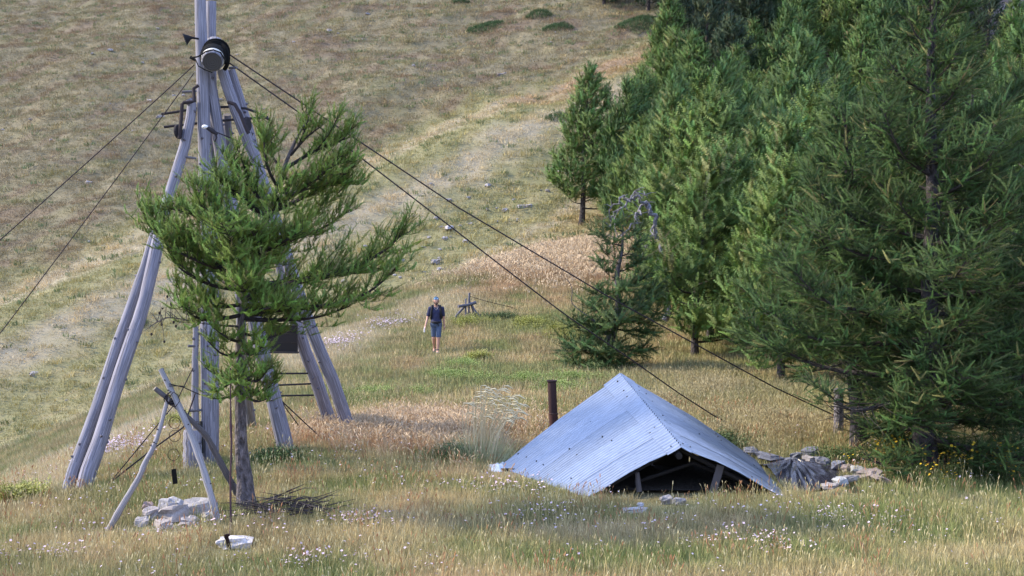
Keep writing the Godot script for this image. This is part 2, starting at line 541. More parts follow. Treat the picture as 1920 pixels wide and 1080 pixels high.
func larch(root: Node3D, tall: float, wide: float, o: Dictionary, seedn: int) -> void:
	var r := RandomNumberGenerator.new(); r.seed = seedn
	var lean: Vector3 = o.get("lean", Vector3.ZERO)
	var trunk := []
	for i in 9:
		var t := i / 8.0
		trunk.append(Vector3(r.randf_range(-1, 1) * 0.05, tall * t - 0.15 * (1 - t), r.randf_range(-1, 1) * 0.05) + lean * t * t * tall)
	var rad := []
	var r0: float = o.get("girth", tall * 0.019)
	for i in 9: rad.append(r0 * (1.25 if i == 0 else 1.0) * pow(1.0 - i / 8.0, 0.85) + 0.012)
	var tb := MB.new(); tb.tube(trunk, rad, 10, o.get("bark", Color(0.17, 0.145, 0.14)), 0.08, r)
	part("trunk", tb.mesh(), M.bark, root)
	var shoots := []
	var count: int = o.limbs
	var wb := MB.new()
	var low: float = o.get("low", 0.1)
	for i in count:
		var t: float = low + (0.985 - low) * pow((i + r.randf() * 0.6) / count, 0.95)
		var az := i * 2.399 + r.randf_range(-0.35, 0.35)
		var shape: float = clampf(pow(1.0 - t, o.get("taper", 0.8)) * 1.15, 0.09, 1.0) * (0.75 + 0.25 * smoothstep(low, low + 0.2, t))
		var wind: Vector3 = o.wind
		var l := wide * shape * r.randf_range(0.55, 1.25) * (1.0 + 0.35 * Vector3(cos(az), 0, sin(az)).dot(wind))
		var limb := limb_from(curve_at(trunk, t), az, lerpf(o.get("rise_low", -0.1), 0.75, t), l, r, o.get("curl", 1.0), wind)
		var rr := []
		for k in limb.size(): rr.append(lerpf(0.012 + 0.016 * l, 0.006, k / 7.0))
		var wood := []
		boughs(limb, r, o, shoots, wood)
		if o.get("single_limbs", false):
			var lb := MB.new(); lb.tube(limb, rr, 6, Color(0.13, 0.11, 0.105))
			for w in wood: lb.tube(w[0], [w[1], w[1] * 0.6, 0.004], 3, Color(0.13, 0.11, 0.105))
			part("branch", lb.mesh(), M.bark, root)
		else:
			wb.tube(limb, rr, 4, Color(0.13, 0.11, 0.105))
	if not o.get("single_limbs", false):
		tag(part("branches", wb.mesh(), M.bark, root), "", "", "", "stuff")
	# leader
	for k in 5: shoots.append([curve_at(trunk, 1.0 - k * 0.02), (Vector3(r.randf_range(-0.5, 0.5), 1.2, r.randf_range(-0.5, 0.5)) + (o.wind as Vector3) * 0.4).normalized(), 1.1])
	if o.has("window"):                             # where the boughs leave a gap
		var open: AABB = o.window
		shoots = shoots.filter(func(q): return not open.has_point(q[0]))
	crown_of(root, shoots, o.mesh, o.tone, r, o.get("size", 1.0))

func cracked(im: Image) -> Image:
	# long drying cracks along weathered wood
	var r := RandomNumberGenerator.new(); r.seed = 21
	var w := im.get_width(); var h := im.get_height()
	for k in 26:
		var x := r.randf() * w; var y := r.randi() % h
		var deep := r.randf_range(0.35, 0.75)
		for i in r.randi_range(60, 300):
			x += r.randf_range(-0.25, 0.25)
			var px := posmod(int(x), w); var py := (y + i) % h
			im.set_pixel(px, py, im.get_pixel(px, py) * deep)
	return im

# ---------------------------------------------------------------- helpers for built things
func pole(root: Node3D, path: Array, ra: float, rb: float, seedn: int, called := "pole") -> void:
	var r := RandomNumberGenerator.new(); r.seed = seedn
	var p := smooth_path(path, maxi(2, int(14.0 / path.size())))
	var rr := []
	for i in p.size():
		var t := float(i) / (p.size() - 1)
		rr.append(lerpf(ra, rb, t) * (1.0 + r.randf_range(-0.05, 0.05)))
		p[i] += Vector3(r.randf_range(-1, 1), 0, r.randf_range(-1, 1)) * 0.01
	var b := MB.new()
	var g := r.randf_range(0.9, 1.08)
	b.tube(p, rr, 14, Color(0.40 * g, 0.395 * g, 0.485 * g), 0.03, r, Color(0.25, 0.22, 0.2))
	# knots and the stubs of cut twigs
	for i in int(p[0].distance_to(p[-1]) * 3.4):
		var t := r.randf_range(0.04, 0.96)
		var q := curve_at(p, t)
		var w := r.randf() * TAU
		var out := Vector3(cos(w), 0.2, sin(w)).normalized()
		var ax := (curve_at(p, minf(t + 0.05, 1)) - curve_at(p, maxf(t - 0.05, 0))).normalized()
		out = (out - ax * out.dot(ax)).normalized()
		var rad := lerpf(ra, rb, t)
		b.tube([q + out * rad * 0.85, q + out * (rad + 0.012), q + out * (rad + r.randf_range(0.014, 0.035))], [0.034, 0.02, 0.010], 7, Color(0.24, 0.23, 0.29), 0.1, r, Color(0.05, 0.045, 0.045))
	part(called, b.mesh(), M.wood, root)

func rod(root: Node3D, called: String, path: Array, r: float, col: Color, mat: Material, sides := 6) -> MeshInstance3D:
	var b := MB.new()
	b.tube(path, [r], sides, col)
	return part(called, b.mesh(), mat, root)

func cable(called: String, label: String, path: Array, r: float, sag: float, group := "") -> void:
	var out := []
	var m := 40
	var seg := path.size() - 1
	for i in m + 1:
		var p := curve_at(path, float(i) / m)
		var u := float(i) / m
		out.append(p - Vector3(0, sag * 4.0 * u * (1.0 - u), 0) - (path[0] as Vector3))
	var b := MB.new()
	b.tube(out, [r], 6, Color(0.045, 0.038, 0.04))
	var o := part(called, b.mesh(), M.iron, self)
	o.position = path[0]
	tag(o, label, "cable", group)

func ring(b: MB, c: Vector3, axis: Vector3, rad: float, thick: float, col: Color, sides := 6, squash := 1.0) -> void:
	var x := axis.cross(Vector3.UP if absf(axis.y) < 0.8 else Vector3.RIGHT).normalized(); var y := axis.cross(x).normalized()
	var p := []
	for i in 25: p.append(c + (x * cos(TAU * i / 24.0) + y * sin(TAU * i / 24.0) * squash) * rad)
	b.tube(p, [thick], sides, col)

func stone(label: String, at: Vector3, s: Vector3, turn: float, seedn: int, col: Color, group: String, called := "stone") -> void:
	var b := MB.new()
	var t := Transform3D(Basis(Vector3.UP, turn) * Basis(Vector3(1, 0, 0.3).normalized(), 0.25 * sin(seedn)), Vector3.ZERO).scaled_local(s)
	b.blob(t, seedn, 0.5, 7, 10, col, 0.3, 0.6)
	var o := part(called, b.mesh(false), M.stone, self)
	o.position = at
	tag(o, label, "stone", group)

func patch(b: MB, c: Array, u0: float, u1: float, v0: float, v1: float, waves: float, amp: float, lift: float, col: Color, crumple := 0.0, bow := 0.0) -> void:
	# corrugated sheet on the quad c = [ridge near, ridge far, eave far, eave near]; u runs along the ridge, v down the slope
	var nu := int(waves * (u1 - u0) * 7.0) + 1
	var nv := 10
	var nn := ((c[1] - c[0]) as Vector3).cross(c[3] - c[0]).normalized()
	if nn.y < 0: nn = -nn
	var first := b.v.size()
	for j in nv + 1:
		for i in nu + 1:
			var u := lerpf(u0, u1, float(i) / nu)
			var w := lerpf(v0, v1, float(j) / nv)
			var p: Vector3 = (c[0] as Vector3).lerp(c[1], u).lerp((c[3] as Vector3).lerp(c[2], u), w)
			p += nn * (amp * sin(TAU * u * waves) + lift + crumple * nz2.get_noise_2d(u * 60.0, w * 40.0) + bow * sin(PI * clampf(w, 0.0, 1.0)))
			b.vert(p, col, Vector2(u * 4.0, w * 2.0))
	for j in nv:
		for i in nu:
			var q := first + j * (nu + 1) + i
			b.face(q, q + 1, q + nu + 2); b.face(q, q + nu + 2, q + nu + 1)

func rot_to_camera(p: Vector3) -> float: return atan2(-p.x, -p.z)

func inside(x: float, d: float, poly: Array) -> bool:
	return Geometry2D.is_point_in_polygon(Vector2(x, d), PackedVector2Array(poly))

var ROOF := [Vector2(2.35, 19.9), Vector2(1.05, 19.62), Vector2(-0.5, 22.4), Vector2(1.6, 23.8), Vector2(4.3, 23.1), Vector2(4.1, 19.62)]
var TARP := [Vector2(4.2, 20.1), Vector2(4.3, 22.5), Vector2(5.2, 22.5), Vector2(5.2, 20.3)]
# spots where the grass stands low: x, d, radius
var LOW := [[-3.55, 16.75, 0.42], [-4.7, 18.0, 0.6], [1.72, 18.7, 0.35], [-0.25, 21.6, 0.45], [2.3, 19.4, 0.7], [4.9, 19.9, 0.55], [-5.45, 17.8, 0.3]]

func _ready() -> void:
	# ------------------------------------------------------------ camera, sky, sun, exposure
	var cam := Camera3D.new()
	cam.name = "camera"
	add_child(cam)
	cam.position = Vector3(0, 4.06, 0)
	cam.rotation.x = -atan(116.0 / 2540.5)
	cam.fov = 24.0
	cam.near = 0.1
	cam.far = 600.0
	cam.current = true
	var env := Environment.new()
	env.background_mode = Environment.BG_SKY
	var sm := ProceduralSkyMaterial.new()
	sm.sky_top_color = Color(0.66, 0.76, 0.98)
	sm.sky_horizon_color = Color(0.80, 0.85, 0.96)
	sm.sky_energy_multiplier = 0.9
	sm.sky_curve = 0.2
	sm.ground_horizon_color = Color(0.45, 0.43, 0.38)
	sm.ground_bottom_color = Color(0.3, 0.28, 0.22)
	var cloud := NoiseTexture2D.new()
	cloud.width = 512; cloud.height = 256; cloud.seamless = true
	var cn := FastNoiseLite.new(); cn.seed = 4; cn.frequency = 0.012; cn.fractal_octaves = 5
	cloud.noise = cn
	var ramp := Gradient.new()
	ramp.set_color(0, Color(0, 0, 0, 1)); ramp.set_color(1, Color(0.32, 0.32, 0.33, 1))
	cloud.color_ramp = ramp
	sm.sky_cover = cloud
	sm.sky_cover_modulate = Color(1, 1, 1, 0.5)
	var sky := Sky.new(); sky.sky_material = sm
	env.sky = sky
	env.tonemap_mode = Environment.TONE_MAPPER_LINEAR
	env.tonemap_exposure = 2.75
	env.sdfgi_enabled = true; env.ssao_enabled = true; env.ssil_enabled = true
	var we := WorldEnvironment.new(); we.name = "environment"; we.environment = env
	add_child(we)
	var sun := DirectionalLight3D.new()
	sun.name = "sun"
	sun.light_energy = 0.9
	sun.light_color = Color(1.0, 0.94, 0.84)
	sun.light_angular_distance = 4.0
	sun.shadow_enabled = true
	add_child(sun)
	sun.look_at_from_position(Vector3(-10, 7.6, -2.0), Vector3.ZERO)

	nz.seed = 11; nz.frequency = 0.035; nz.fractal_octaves = 3
	nz2.seed = 23; nz2.frequency = 0.06; nz2.fractal_octaves = 3
	rng.seed = 5

	# ------------------------------------------------------------ materials
	var grain := cracked(picture(192, 512, 26.0, 2.2, 0.56, 1.0, 3))
	M.wood = material(0.85, 0.0, tex(grain), bumps(grain, 6.0), 0.8, Vector3(1, 0.5, 1))
	var barkim := picture(128, 256, 9.0, 7.0, 0.35, 1.0, 8, 5)
	M.bark = material(0.95, 0.0, tex(barkim), bumps(barkim, 14.0), 1.0, Vector3(1, 0.8, 1))
	var mottle := picture(256, 256, 12.0, 12.0, 0.70, 1.0, 5, 5)
	M.stone = material(0.95, 0.0, tex(mottle), bumps(mottle, 10.0), 0.8, Vector3(2, 2, 2))
	M.stone.uv1_triplanar = true
	var sheetim := picture(512, 256, 90.0, 4.0, 0.80, 1.0, 15, 4)
	M.metal = material(0.36, 0.5, tex(sheetim))
	var soil := picture(512, 512, 40.0, 40.0, 0.62, 1.0, 6, 5)
	M.earth = material(1.0, 0.0, tex(soil), bumps(soil, 8.0), 0.6, Vector3(0.35, 0.35, 0.35))
	M.earth.uv1_triplanar = true
	M.earth.uv1_world_triplanar = true
	M.iron = material(0.8)
	M.iron.metallic_specular = 0.2
	M.rope = material(0.95)
	M.rope.metallic_specular = 0.1
	M.cloth = material(0.9)
	M.skin = material(0.6)
	M.plain = material(0.8)
	M.needles = material(0.75)
	M.needles.backlight_enabled = true
	M.needles.backlight = Color(0.45, 0.45, 0.45)
	M.grass = material(0.85)
	M.grass.backlight_enabled = true
	M.grass.backlight = Color(0.4, 0.4, 0.4)
	M.film = material(0.27)

	land()
	pylon()
	cables()
	hut()
	tarp_and_stones()
	stick_tripod()
	windswept_larch()
	right_larches()
	middle_trees()
	forest()
	far_slope()
	walker()
	cable_support()
	meadow()

func land() -> void:
	var xs := []
	var x := -150.0
	while x < 150.0:
		xs.append(x)
		x += 0.42 if absf(x) < 18.0 else 0.42 + (absf(x) - 18.0) * 0.035
	var ds := []
	var d := -25.0
	while d < 330.0:
		ds.append(d)
		d += 1.5 if d < 10.0 else (0.34 if d < 56.0 else 0.34 + (d - 56.0) * 0.012)
	var b := MB.new()
	for q in ds:
		for p in xs:
			b.vert(Vector3(p, ground(p, q), -q), earth(p, q) * 0.8, Vector2(p, q))
	var w := xs.size()
	for j in ds.size() - 1:
		for i in w - 1:
			var k := j * w + i
			b.face(k, k + 1, k + w + 1); b.face(k, k + w + 1, k + w)
	tag(part("ground", b.mesh(), M.earth, self), "dry mountain meadow that falls off to the left and climbs again as a steep grassy slope", "", "", "structure")

# ---------------------------------------------------------------- the log pylon
func pylon() -> void:
	var base := V(-5.19, -0.07, -23.05)
	var t := thing("log_pylon", "tall grey pylon of weathered logs with leaning legs, behind the windswept larch", "pylon")
	pole(t, [V(-5.21, -0.17, -23.2), V(-5.22, 2.45, -23.2), V(-5.24, 5.19, -23.2), V(-5.3, 7.9, -23.2)], 0.15, 0.093, 1)
	pole(t, [V(-5.25, -0.16, -23.55), V(-5.2, 3.36, -23.55), V(-5.2, 5.66, -23.55), V(-5.19, 7.93, -23.55)], 0.12, 0.082, 2)
	pole(t, [V(-5.43, 0.26, -23.1), V(-5.42, 1.54, -23.1), V(-5.4, 2.35, -23.1)], 0.062, 0.05, 3)
	pole(t, [V(-5.43, -0.15, -22.9), V(-5.43, 0.29, -22.9), V(-5.43, 0.6, -22.92)], 0.17, 0.15, 4, "stump")
	pole(t, [V(-6.96, -0.34, -21.7), V(-6.86, 0.11, -21.85), V(-6.61, 1.07, -22.15), V(-6.33, 2.15, -22.45), V(-6.12, 2.87, -22.6), V(-5.86, 4.28, -22.85), V(-5.69, 4.88, -22.95), V(-5.44, 5.9, -23.08), V(-5.46, 6.21, -23.1)], 0.135, 0.078, 5)
	pole(t, [V(-7.22, -0.37, -21.75), V(-7.15, 0.1, -21.95), V(-6.88, 1.05, -22.3), V(-6.58, 2.14, -22.6), V(-6.37, 2.86, -22.8), V(-6.22, 3.37, -22.92), V(-6.07, 3.99, -23.05)], 0.11, 0.07, 6)
	pole(t, [V(-4.02, -0.19, -24.2), V(-4.25, 1.06, -24), V(-4.51, 2.32, -23.8), V(-4.77, 3.91, -23.6), V(-4.97, 4.92, -23.45), V(-5.11, 6.11, -23.35), V(-5.19, 6.74, -23.3)], 0.155, 0.095, 7)
	pole(t, [V(-3.45, -0.12, -26.4), V(-3.77, 1.2, -25.8), V(-4.07, 2.31, -25.3), V(-4.36, 4.26, -24.5), V(-4.62, 5.69, -23.9), V(-4.87, 6.77, -23.6)], 0.135, 0.08, 8)
	pole(t, [V(-2.99, -0.08, -25.5), V(-3.34, 1.24, -25), V(-3.71, 2.36, -24.5), V(-4.08, 3.81, -24), V(-4.46, 5.23, -23.6), V(-4.76, 6.11, -23.4), V(-4.96, 6.74, -23.3)], 0.125, 0.09, 9)
	pole(t, [V(-5.4, -0.24, -28), V(-5.22, 1.62, -26.2), V(-5, 4.86, -24.3), V(-4.97, 6, -23.7)], 0.10, 0.07, 10)
	# the cross log at the head with its white bands and the coil of dark rope
	var a := V(-5, 6.8, -22.75); var e := V(-5.11, 7.15, -23.45)
	var dir := (e - a).normalized()
	var b := MB.new()
	b.tube([a, a + dir * 0.02, e], [0.16, 0.182, 0.175], 24, Color(0.36, 0.36, 0.43), 0.015, rng, Color(0.14, 0.135, 0.14))
	for k in 4: ring(b, a - dir * 0.004, dir, 0.035 + 0.035 * k, 0.004, Color(0.11, 0.1, 0.105), 4)
	part("cross_log", b.mesh(), M.wood, t)
	for k in 2:
		b = MB.new()
		b.tube([a + dir * (0.07 + 0.2 * k), a + dir * (0.15 + 0.2 * k)], [0.192], 28, Color(0.56, 0.54, 0.48))
		part("white_band", b.mesh(), M.plain, t)
	b = MB.new()
	for k in 4: ring(b, a + dir * (0.17 + 0.03 * k) + Vector3(0.012 * (k % 2), 0.004 * k, 0), (dir + Vector3(0.05 * (k - 1.5), 0.04, 0)).normalized(), 0.20, 0.018, Color(0.03, 0.028, 0.03))
	for k in 3: ring(b, a + dir * (0.38 + 0.035 * k) + Vector3(0.012 * k + 0.02, 0.008 * (k % 3), 0), (dir + Vector3(0.06 * (k - 3), 0.05 * (k % 2), 0)).normalized(), 0.198 + 0.01 * (k % 3), 0.02, Color(0.012, 0.012, 0.014))
	b.tube(smooth_path([V(-5.14, 7.13, -23.15), V(-5, 7.14, -23.1), V(-4.85, 7.08, -23), V(-4.78, 6.93, -22.95), V(-4.79, 6.79, -22.95), V(-4.85, 6.7, -23)], 3), [0.035], 8, Color(0.012, 0.012, 0.014))
	b.tube(smooth_path([V(-5.05, 7.08, -23), V(-4.92, 7.08, -22.95), V(-4.82, 6.98, -22.9), V(-4.81, 6.8, -22.9)], 3), [0.025], 8, Color(0.014, 0.013, 0.015))
	part("rope_coil", b.mesh(), M.rope, t)
	b = MB.new()
	b.tube([V(-5.35, 6.87, -22.8), V(-5.22, 6.88, -22.7), V(-5.08, 6.95, -22.62), V(-4.95, 6.98, -22.62), V(-4.84, 6.94, -22.66), V(-4.8, 6.84, -22.8)], [0.014], 6, Color(0.03, 0.028, 0.03))
	b.tube([V(-5.29, 6.84, -22.8), V(-5.22, 6.72, -22.7), V(-5.11, 6.66, -22.7), V(-5, 6.62, -22.75)], [0.010], 6, Color(0.03, 0.028, 0.03))
	b.tube([V(-5.39, 6.89, -22.85), V(-5.31, 6.84, -22.85)], [0.028, 0.02], 6, Color(0.03, 0.028, 0.03))
	part("rope", b.mesh(), M.rope, t)
	# wooden pegs to climb by
	for q in [[V(-5.59, 6.33, -23.1), V(-5.35, 6.35, -23.1)], [V(-5.55, 5.23, -22.95), V(-5.37, 5.21, -23.1)], [V(-5.52, 2.02, -23), V(-5.36, 2.01, -23.1)], [V(-5.51, 0.91, -23), V(-5.32, 0.91, -23.1)], [V(-4.87, 6.78, -23.5), V(-4.72, 6.78, -23.4)]]:
		b = MB.new(); b.tube(q, [0.024, 0.02], 8, Color(0.26, 0.25, 0.28), 0.06, rng)
		part("peg", b.mesh(), M.wood, t)
	# iron arms with bent hangers and pulleys
	var dark := Color(0.042, 0.038, 0.042)
	rod(t, "iron_rod", [V(-6.02, 5.98, -23.38), V(-5.77, 6.02, -23.4), V(-5.39, 6.09, -23.4), V(-4.86, 6.11, -23.42), V(-4.57, 6.08, -23.42), V(-4.38, 6.01, -23.4), V(-4.17, 5.89, -23.38)], 0.022, dark, M.iron, 8)
	rod(t, "iron_rod", [V(-5.98, 5.76, -23.38), V(-5.64, 5.8, -23.4), V(-5.13, 5.86, -23.4), V(-4.68, 5.9, -23.42), V(-4.19, 5.93, -23.4)], 0.022, dark, M.iron, 8)
	for q in [[V(-5.28, 6.43, -22.95), V(-5.36, 6.37, -22.93), V(-5.34, 6.16, -22.9), V(-5.4, 6.14, -22.85), V(-5.5, 6.13, -22.83), V(-5.53, 6.1, -22.83), V(-5.55, 5.84, -22.83), V(-5.59, 5.53, -22.85)], [V(-4.79, 6.15, -22.98), V(-4.67, 6.11, -22.95), V(-4.58, 5.96, -22.93), V(-4.49, 5.73, -22.93), V(-4.44, 5.62, -22.95)]]:
		rod(t, "hanger", q, 0.032, Color(0.05, 0.042, 0.045), M.iron, 8)
	for q in [V(-5.63, 5.65, -22.95), V(-4.48, 5.79, -23.05)]:
		b = MB.new()
		ring(b, q, Vector3(1, 0.1, 0.25).normalized(), 0.095, 0.032, dark, 8)
		b.tube([q - Vector3(0.03, 0, 0.01), q + Vector3(0.03, 0, 0.01)], [0.09], 18, dark)
		part("pulley", b.mesh(), M.iron, t)
	b = MB.new(); b.tube([V(-5.14, 5.72, -22.93), V(-5.04, 5.66, -22.9), V(-4.96, 5.6, -22.9)], [0.03, 0.042, 0.02], 8, dark)
	b.tube([V(-5, 5.66, -22.9), V(-4.97, 5.55, -22.9), V(-5.01, 5.48, -22.9)], [0.014], 6, dark)
	b.tube([V(-4.98, 5.64, -22.9), V(-4.78, 5.56, -23), V(-4.68, 5.51, -23.2)], [0.010], 5, dark)
	part("clamp", b.mesh(), M.iron, t)
	b = MB.new(); b.blob(Transform3D(Basis.from_scale(Vector3(0.06, 0.035, 0.04)), V(-5.17, 5.73, -22.92)), 3, 0.2, 6, 9, Color(0.75, 0.75, 0.75))
	part("white_insulator", b.mesh(), M.plain, t)
	# black horn on the left pole
	b = MB.new(); b.tube([V(-5.29, 7.22, -23.05), V(-5.39, 7.23, -23), V(-5.43, 7.23, -23), V(-5.51, 7.2, -22.98)], [0.016, 0.02, 0.04, 0.105], 14, Color(0.02, 0.02, 0.026))
	part("horn", b.mesh(), M.iron, t)
	b = MB.new(); b.tube([V(-5.16, 4.68, -23.03), V(-5.14, 4.62, -23.02)], [0.07, 0.03], 8, Color(0.6, 0.62, 0.7))
	part("bracket", b.mesh(), M.iron, t)
	# board between the right-hand legs, and the rungs under it
	b = MB.new()
	var c0 := V(-4.27, 1.99, -25)
	for k in 3:
		b = MB.new()
		b.box(Transform3D(Basis(Vector3.UP, -0.12), c0 + Vector3(0, 0.165 * (k - 1), 0.004 * k)), Vector3(0.62, 0.16, 0.05), Color(0.05, 0.042, 0.038) * (1.0 + 0.2 * (k % 2)))
		part("board", b.mesh(false), M.wood, t)
	b = MB.new(); b.box(Transform3D(Basis(Vector3.UP, -0.12), c0 + Vector3(0, -0.262, 0.02)), Vector3(0.66, 0.03, 0.1), Color(0.12, 0.10, 0.09))
	part("ledge", b.mesh(false), M.wood, t)
	for q in [[V(-4.27, 1.43, -24.1), V(-3.88, 1.27, -25.6)], [V(-4.23, 1.22, -24.1), V(-3.84, 1.06, -25.7)], [V(-4.19, 1.03, -24.1), V(-3.8, 0.83, -25.8)]]:
		rod(t, "rung", q, 0.017, dark, M.iron, 8)
	b = MB.new(); b.tube([V(-5.3, 0.74, -22.95), V(-5.29, 0.2, -22.92)], [0.03, 0.05], 7, Color(0.03, 0.028, 0.028), 0.2, rng)
	part("crack", b.mesh(), M.wood, t)

func cables() -> void:
	var g := "cables of the pylon"
	cable("cable", "upper cable running from the pylon head down right past the crooked larch", [V(-4.91, 7.04, -23.6), V(-0.96, 4.39, -24.5), V(1.79, 2.75, -25.2), V(5.08, 0.94, -26.2), V(7.08, -0.02, -27)], 0.0125, 0.0, g)
	cable("cable", "lower cable from the pylon head to the ground right of the metal roof", [V(-4.89, 6.88, -23.6), V(-3.01, 5.53, -24), V(0.99, 2.41, -25.2), V(2.23, 1.55, -25.7), V(3.2, 0.85, -26.1), V(3.96, 0.35, -26.3), V(4.59, 0.04, -26.5)], 0.0125, 0.0, g)
	cable("cable", "upper guy cable from the pylon head out of the picture on the left", [V(-5.38, 6.79, -23.1), V(-8.23, 3.9, -21.8), V(-12.37, -0.17, -20.5)], 0.0095, 0.06, g)
	cable("cable", "lower guy cable from the pylon head out of the picture on the left", [V(-5.39, 6.65, -23.1), V(-8.26, 2.43, -21.8), V(-10.57, -1.06, -20.6)], 0.0085, 0.1, g)
	cable("cable", "thin cable from the small stick tripod down left to the grass", [V(-5.41, 1.66, -22.9), V(-5.66, 1.09, -22.7), V(-6.48, -0.08, -21.6)], 0.009, 0.0, g)
	cable("cable", "thicker slack cable under the thin one, from the pylon foot down left", [V(-5.38, 1.22, -22.9), V(-5.48, 0.71, -22.5), V(-5.85, 0.44, -22.1), V(-6.49, -0.08, -21.6)], 0.013, 0.0, g)
	cable("cable", "dark cable from the right-hand legs of the pylon into the red grass", [V(-4.66, 1.78, -23.7), V(-4.09, 0.91, -24.1), V(-3.51, 0.1, -25)], 0.0115, 0.0, g)
	cable("cable", "short frayed cable beside the second leg of the pylon", [V(-4.58, 1.95, -23.7), V(-4.07, 0.81, -24.2), V(-3.9, 0.43, -24.6)], 0.009, 0.0, g)

# ---------------------------------------------------------------- the hut
func hut() -> void:
	var t := thing("metal_roof_hut", "low dug-in hut under a gabled roof of blue-grey corrugated iron", "hut")
	var N := V(2.5, 0.78, -20); var F := V(1.89, 1.46, -23.5)
	var EL := V(-0.2, -0, -22.5); var EN := V(1.03, -0.01, -19.75)
	var RF := V(4.23, 0.02, -23.1); var RN := V(4.09, -0.01, -19.75)
	EN.y += 0.03; RN.y += 0.02; RF.y -= 0.02; EL.y += 0.05
	var left := [N, F, EL, EN]
	var right := [N, F, RF, RN]
	var zinc := Color(0.45, 0.495, 0.575)
	for k in 5:
		var g := [1.0, 1.08, 0.92, 1.05, 0.96][k] as float
		var b := MB.new()
		patch(b, left, k * 0.2 - (0.012 if k else 0.0), k * 0.2 + 0.2 + (0.012 if k < 4 else 0.0), 0.02, 1.0 + 0.012 * sin(k * 2.2), 38.0, 0.021, 0.004 * (k % 2), zinc * g, 0.02, 0.03)
		part("roof_sheet", b.mesh(), M.metal, t)
		b = MB.new()
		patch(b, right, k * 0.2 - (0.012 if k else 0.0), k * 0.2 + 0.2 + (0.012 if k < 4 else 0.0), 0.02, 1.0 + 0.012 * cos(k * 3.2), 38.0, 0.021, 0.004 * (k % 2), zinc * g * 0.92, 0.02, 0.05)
		part("roof_sheet", b.mesh(), M.metal, t)
	for s in [left, right]:
		var b := MB.new()
		patch(b, s, -0.012, 1.006, -0.004, 0.135 if s == left else 0.1, 38.0, 0.021, 0.02, zinc * 1.04, 0.015)
		part("ridge_sheet", b.mesh(), M.metal, t)
	# nails with dark washers, in rows
	var nb := MB.new()
	for s in [left, right]:
		for row in [0.055, 0.115, 0.40, 0.66, 0.86]:
			for k in 9:
				if rng.randf() < 0.5: continue
				var u := (k + 0.5 + rng.randf_range(-0.25, 0.25)) / 9.0
				var w: float = row + rng.randf_range(-0.015, 0.015)
				var p: Vector3 = (s[0] as Vector3).lerp(s[1], u).lerp((s[3] as Vector3).lerp(s[2], u), w)
				var nn := ((s[1] - s[0]) as Vector3).cross(s[3] - s[0]).normalized()
				if nn.y < 0: nn = -nn
				nb.blob(Transform3D(Basis.from_scale(Vector3.ONE * 0.015), p + nn * ((0.03 if w < 0.13 else 0.014) + (0.03 if s == left else 0.05) * sin(PI * w) * (1.0 if w > 0.13 else 0.0))), 1, 0.0, 4, 6, Color(0.07, 0.075, 0.09))
	tag(part("nails", nb.mesh(), M.iron, t), "", "", "", "stuff")
	# the timber frame inside: rafters, ridge beam, posts, boards at the back
	var wood := Color(0.022, 0.019, 0.018)  # near-black timber: the dark of the interior is put into its colour
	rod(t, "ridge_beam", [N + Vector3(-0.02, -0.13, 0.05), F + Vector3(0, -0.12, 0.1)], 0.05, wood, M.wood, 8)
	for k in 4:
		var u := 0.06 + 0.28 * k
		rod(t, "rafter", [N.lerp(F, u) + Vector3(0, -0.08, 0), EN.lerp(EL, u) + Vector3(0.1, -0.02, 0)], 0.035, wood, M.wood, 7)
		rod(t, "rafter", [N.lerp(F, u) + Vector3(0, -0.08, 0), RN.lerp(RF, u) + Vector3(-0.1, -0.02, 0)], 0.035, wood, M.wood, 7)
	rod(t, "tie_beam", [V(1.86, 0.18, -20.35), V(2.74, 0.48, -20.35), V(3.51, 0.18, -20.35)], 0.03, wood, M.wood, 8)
	var b := MB.new()
	b.tube([V(1.89, 0.12, -19.95), V(1.86, 0.4, -20)], [0.045, 0.035], 8, Color(0.14, 0.125, 0.125), 0.1, rng)
	part("post", b.mesh(), M.wood, t)
	b = MB.new(); b.box(Transform3D(Basis(Vector3.BACK, -0.28), V(3.04, 0.26, -20.05)), Vector3(0.11, 0.5, 0.04), Color(0.16, 0.145, 0.15))
	part("post", b.mesh(false), M.wood, t)
	for k in 7:
		b = MB.new()
		var u := (k + 0.5) / 7.0
		var foot := EL.lerp(RF, u) + Vector3(0, 0, 0.45)
		var h := 1.42 * (1.0 - absf(u - 0.43) / 0.57) if u > 0.43 else 1.42 * (1.0 - absf(u - 0.43) / 0.43)
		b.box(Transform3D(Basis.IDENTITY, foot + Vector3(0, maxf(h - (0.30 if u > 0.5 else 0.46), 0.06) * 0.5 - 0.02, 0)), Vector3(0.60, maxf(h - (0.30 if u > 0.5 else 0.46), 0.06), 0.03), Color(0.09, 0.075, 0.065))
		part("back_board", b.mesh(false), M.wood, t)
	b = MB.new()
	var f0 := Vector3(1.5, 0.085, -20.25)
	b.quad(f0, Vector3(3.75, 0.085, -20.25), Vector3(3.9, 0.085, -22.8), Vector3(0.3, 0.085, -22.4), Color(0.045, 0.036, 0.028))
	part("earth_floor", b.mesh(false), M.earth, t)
	# stove pipe behind the roof
	b = MB.new()
	var p0 := V(0.77, 0.48, -24.1); var p1 := V(0.71, 1.3, -24.1)
	p0.y = 0.0
	b.tube([p0, p0.lerp(p1, 0.55)], [0.082], 18, Color(0.075, 0.042, 0.037), 0.0)
	b.tube([p0.lerp(p1, 0.55), p1], [0.078], 18, Color(0.06, 0.037, 0.036))
	ring(b, p1, Vector3.UP, 0.084, 0.013, Color(0.045, 0.035, 0.036), 8)
	ring(b, p0.lerp(p1, 0.55), Vector3.UP, 0.082, 0.007, Color(0.1, 0.07, 0.06), 6)
	var pipe := part("stove_pipe", b.mesh(), M.iron, self)
